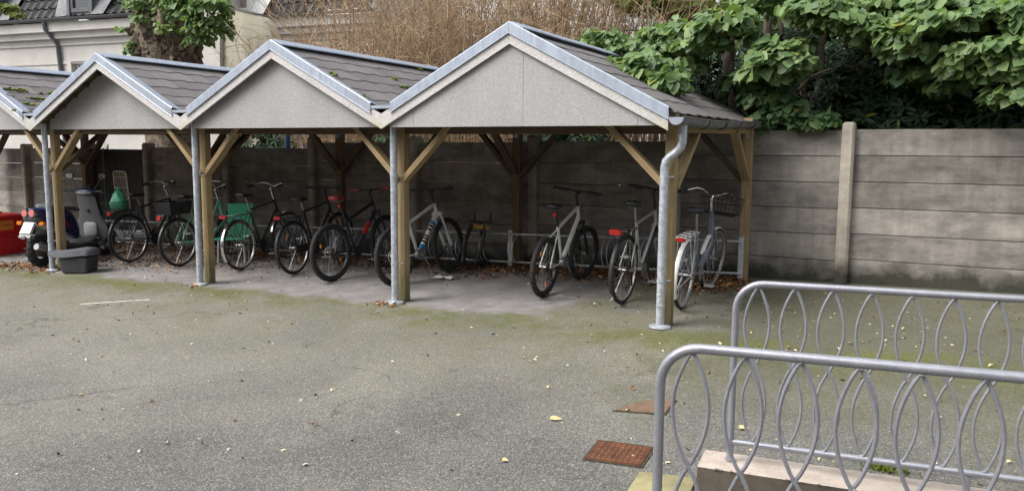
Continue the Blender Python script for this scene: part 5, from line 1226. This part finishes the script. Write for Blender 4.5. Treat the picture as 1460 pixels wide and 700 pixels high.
# rendered yard wall with a rounded shoulder
Yw = 6.4
prof = [(285, 330), (285, 30), (300, 8), (322, 11), (345, 16), (366, 21), (373, 27), (379, 34), (384, 43), (388, 54), (391, 70), (392, 330)]
yw = thing('yard_wall', 'tall beige rendered wall with a rounded right shoulder beside the knobbly linden', 'wall', (0, 0, 0))
MB().extrude([at(px, py, Yw) for px, py in prof], (-.05, .35, 0)).build('wall_body', M_stuc2, yw, smooth=False)
MB().extrude([at(px, py, Yw-.02) for px, py in ((300, 6), (322, 9), (345, 14), (366, 19), (366, 21.5), (345, 16.5), (322, 11.5), (300, 8.5))], (-.06, .42, 0)).build('coping', M_lead, yw, smooth=False)
MB().extrude([at(px, py, Yw-.10) for px, py in ((284, 330), (284, 10), (313, 8), (315, 330))], (0, .099, 0)).build('pier', M_stuc, yw, smooth=False)
bp = at(410, 203, 3.6); bl = tag(MB().tube([(0, 0, 0), (0, 0, bp[2]+.35-zg(bp[0], 3.6))], .05, 12).build('pole', simple('blue_post_paint', (.03, .06, .12), .5)), 'dark blue metal pole behind the wall under the shelter roof', 'pole'); bl.location = (bp[0], 3.6, zg(bp[0], 3.6))
# ------------------------------------------------------------------ knobbly pollard linden on the left
Yp = 4.6; pc = at(240, 90, Yp); PO = thing('pollard_tree', 'old pollarded linden with a thick knobbly trunk and leafy shoots behind the shelter', 'tree', base(pc[0], Yp))
zt0 = lambda py: float(at(240, py, Yp)[2]-PO.location[2])
s_ = float((np.array(pc)-CAM)@CF)/FOC
rows = []; NB_ = 40
for z, rw, cx in [(0, 42, 0), (.6, 38, 0), (1.4, 36, 0), (zt0(140), 38, -2), (zt0(110), 42, -2), (zt0(90), 45, -2), (zt0(75), 46, -4), (zt0(60), 47, -4), (zt0(45), 47, -3), (zt0(32), 42, -3), (zt0(22), 30, -4), (zt0(14), 12, -4)]:
    rows.append([((cx+rw*(1+.10*math.sin(3*a+z*3)+.08*math.sin(5*a-z*5)+.05*math.sin(9*a+z*11)))*s_*math.cos(a), (rw*(1+.08*math.sin(4*a+z*4)+.06*math.sin(8*a+z*7)))*s_*math.sin(a)*.85, z) for a in np.linspace(0, 2*math.pi, NB_, endpoint=False)])
tk = MB().loft(rows)
for i in range(420):                      # burrs
    a = rng.uniform(0, 6.28); z = rng.uniform(zt0(130), zt0(18)); r = rng.uniform(.025, .11); R0 = 44*s_*(1 if z < zt0(40) else .8)
    tk.blob((R0*math.cos(a)-.05, R0*.85*math.sin(a), z), (r, r, r*rng.uniform(.7, 1.2)), int(rng.integers(1e6)), .9, 10, 7)
for px, pz, r in ((229, -60, .11), (262, -50, .09), (212, -40, .06), (285, -30, .07), (248, -70, .06)):
    limb(tk, loc(PO, at(px+2, 40, Yp-.45)), loc(PO, at(px-4, pz, Yp-.3)), r, r*.7, 6, .08)
tk.build('trunk', M_bark2, PO, ang=1.2)
cp = Crown()
for px, py, dy, w, h, d, n in ((200, 8, -.5, 16, 12, .3, 70), (250, 5, -.55, 34, 14, .3, 160), (300, 10, -.4, 26, 18, .4, 170), (290, 38, -.45, 26, 16, .35, 150), (312, 40, -.3, 14, 22, .3, 80), (285, 58, -.5, 20, 9, .25, 60), (205, 28, -.6, 12, 8, .2, 26), (235, 42, -.72, 16, 8, .15, 26), (192, 70, -.5, 8, 12, .2, 40), (182, 44, -.4, 10, 8, .2, 14), (250, -50, 0, 80, 40, .9, 400), (262, 20, -.6, 30, 10, .2, 60)):
    sp(cp, PO, px, py, Yp+dy, w, h, d, n, size=.125)
cp.build('crown', M_leaf, PO)
# small tree at the left edge
lp = at(-60, 250, 6.5); lt_ = thing('young_tree', 'yellow green leafy twig of a young tree at the upper left edge', 'tree', base(lp[0], 6.5))
m = MB(); limb(m, (0, 0, 0), loc(lt_, at(-50, -40, 6.5)), .05, .02); limb(m, loc(lt_, at(-52, 10, 6.5)), loc(lt_, at(30, 22, 6.2)), .018, .004, 5, .1); m.build('trunk', M_bark, lt_)
cl = Crown(); sp(cl, lt_, 8, 14, 6.3, 16, 9, .3, 190, size=.10, jit=.5); sp(cl, lt_, 26, 22, 6.3, 9, 5, .2, 50, size=.09, jit=.5); sp(cl, lt_, -40, -10, 6.4, 40, 26, .5, 250, size=.1); cl.build('crown', M_yel, lt_)
# ------------------------------------------------------------------ fallen leaves
def ground_leaves(name, XY, S, mat, lift=.012):
    n = len(XY); P = np.stack([XY[:, 0], XY[:, 1], zg(XY[:, 0], XY[:, 1])+lift*rng.uniform(.3, 1.6, n)], 1)
    Nn = rng.normal(0, .35, (n, 3))+np.array([0, 0, 1.]); a = rng.uniform(0, 6.28, n); T = np.stack([np.cos(a), np.sin(a), rng.normal(0, .15, n)], 1)
    return struct(leaf_mesh(name, P, Nn, T, S, LIT, mat, None, fold=.4, droop=.1), 'stuff')
n = 8000; x = rng.uniform(-10.5, .25, n); y = 2.62-np.abs(rng.normal(0, .42, n)); k = (y > 1.0+.3*np.sin(x*2.1)+.2*np.sin(x*5.3)) & (y < 2.66)
ex = rng.normal(0, 1, (900, 2))*np.array([1.2, .35])+np.array([-8.0, 1.2]); ex2 = rng.normal(0, 1, (260, 2))*np.array([.25, .12])+np.array([-.05, 1.95]); ex3 = rng.normal(0, 1, (300, 2))*np.array([.35, .12])+np.array([-9.6, .05])
ex4 = rng.normal(0, 1, (36, 2))*np.array([.10, .05])+np.array([-2.92, -.12]); ex5 = rng.normal(0, 1, (20, 2))*np.array([.10, .05])+np.array([-5.82, -.1]); ex6 = rng.normal(0, 1, (70, 2))*np.array([.2, .1])+np.array([-8.75, -.08])
XY = np.concatenate([np.stack([x, y], 1)[k], ex, ex2, ex3, ex4, ex5, ex6]); XY = XY[XY[:, 1] < 2.66]
ground_leaves('leaf_litter', XY, rng.uniform(.025, .058, len(XY)), M_lt, .014)
n = 800; XY = np.stack([rng.uniform(-9, 4.5, n), rng.uniform(-5.2, 2.5, n)], 1)
near = rng.normal(0, 1, (150, 2))*np.array([1.6, .9])+np.array([1.4, .6]); XY = np.concatenate([XY, near])
q = (XY-K0[:2]); s = q@EV[:2]; t = q@NV[:2]; XY = XY[~((s > -.1) & (s < 3.2) & (t < .3) & (t > -1.5)) & (XY[:, 1] < 2.6)]
ground_leaves('yard_leaves', XY, rng.uniform(.010, .040, len(XY)), M_lty, .006)
n = 160; XY = np.stack([rng.uniform(-8, 4, n), rng.uniform(-4.8, 1.5, n)], 1); q = (XY-K0[:2]); s = q@EV[:2]; t = q@NV[:2]; XY = XY[~((s > -.1) & (s < 3.2) & (t < .3) & (t > -1.5))]
ground_leaves('dark_debris', XY, rng.uniform(.012, .04, len(XY)), islmat('debris', [(0, (.02, .018, .014)), (1, (.07, .06, .04))]), .01)
for lab, px, py, sz, mt in (('yellow leaf lying on the asphalt left of the dark rusty cover', 785, 598, .075, M_lty), ('pale yellow leaf on the asphalt between the two railings', 1054, 612, .055, M_lty), ('small yellow leaf on the asphalt at the bottom edge near the middle', 716, 658, .036, M_lty)):
    p = atG(px, py); o = leaf_mesh('leaf', [(0, 0, 0)], [(0, -.1, 1)], [(1, .3, .05)], [sz], LIN, simple('yellow_leaf', (.46, .41, .2), .7, scale=40), None, fold=.25, droop=.1)
    o.location = (p[0], p[1], zg(p[0], p[1])+.012); tag(o, lab, 'leaf', 'larger yellow leaves in the yard')
# mossy tuft against the far kerb
tf = []; c0 = atG(1262, 670)
P = np.array([c0])+rng.normal(0, 1, (160, 3))*np.array([.06, .02, 0]); P[:, 2] = zg(P[:, 0], P[:, 1])
struct(leaf_mesh('moss_tuft', P, rng.normal(0, 1, (160, 3)), rng.normal(0, .4, (160, 3))+np.array([0, 0, 1.]), rng.uniform(.015, .045, 160), LAU, M_moss), 'stuff')

laurel('dark laurel shrub in the second row behind the slanting stem', 1190, 100, 5, 5.4, 3200)
laurel('dark laurel shrub in the second row behind the right end of the layered boughs', 1350, 100, 0, 5.6, 3200)
laurel('dark laurel shrub in the second row behind the shelter corner', 1080, 80, 30, 5.2, 2600)
# unseen brick house added behind the viewpoint to block the low sky
hb = thing('house', 'plain brick house added unseen behind the viewpoint to block low sky', 'house', (0, -12.5, -.5), R_(3))
M_brick = simple('dull_brick', (.16, .09, .065), .9, var=.3, scale=6)
MB().box((-4, -4, 2.9), (46, 8, 5.8)).build('wall', M_brick, hb, smooth=False)
MB().extrude([(-27.4, .4, 5.8), (19.4, .4, 5.8), (19.4, -4, 8.4), (-27.4, -4, 8.4)], (0, 0, .2)).build('roof', M_roofd, hb, smooth=False)
for i in range(14):
    for z in (1.2, 3.7):
        w_ = MB().box((-25+i*3.2, .02, z+.8), (1.2, .06, 1.6)).build('window', M_white, hb, smooth=False)
        MB().box((-25+i*3.2, .055, z+.8), (1.04, .01, 1.44)).build('pane', M_glass, w_, smooth=False)
# ------------------------------------------------------------------ light and sky: a bright overcast day
w = bpy.data.worlds.new('World'); sc.world = w; w.use_nodes = True; nt = w.node_tree
bg = nt.nodes['Background']; sky = nt.nodes.new('ShaderNodeTexSky'); sky.sky_type = 'NISHITA'; sky.sun_disc = False
sd = Vector((-.55, -.62, .95)).normalized()
sky.sun_elevation = math.asin(sd.z); sky.sun_rotation = math.atan2(sd.x, sd.y)
sky.dust_density = 5; sky.air_density = 1.2
hs = nt.nodes.new('ShaderNodeHueSaturation'); hs.inputs['Saturation'].default_value = .30; hs.inputs['Value'].default_value = 1.0
nt.links.new(sky.outputs[0], hs.inputs['Color']); nt.links.new(hs.outputs[0], bg.inputs['Color']); bg.inputs['Strength'].default_value = .15
sl_ = bpy.data.lights.new('sun', 'SUN'); sl_.energy = 1.1; sl_.angle = R_(35); sl_.color = (1, .97, .92)
so = bpy.data.objects.new('sun', sl_); col.objects.link(so); so.rotation_euler = sd.to_track_quat('Z', 'Y').to_euler()
sc.view_settings.view_transform = 'Standard'; sc.view_settings.look = 'None'; sc.view_settings.gamma = 1
sc.view_settings.exposure = 1.0
sc.cycles.max_bounces = 8; sc.cycles.diffuse_bounces = 4; sc.cycles.transparent_max_bounces = 8
sc.cycles.use_denoising = True
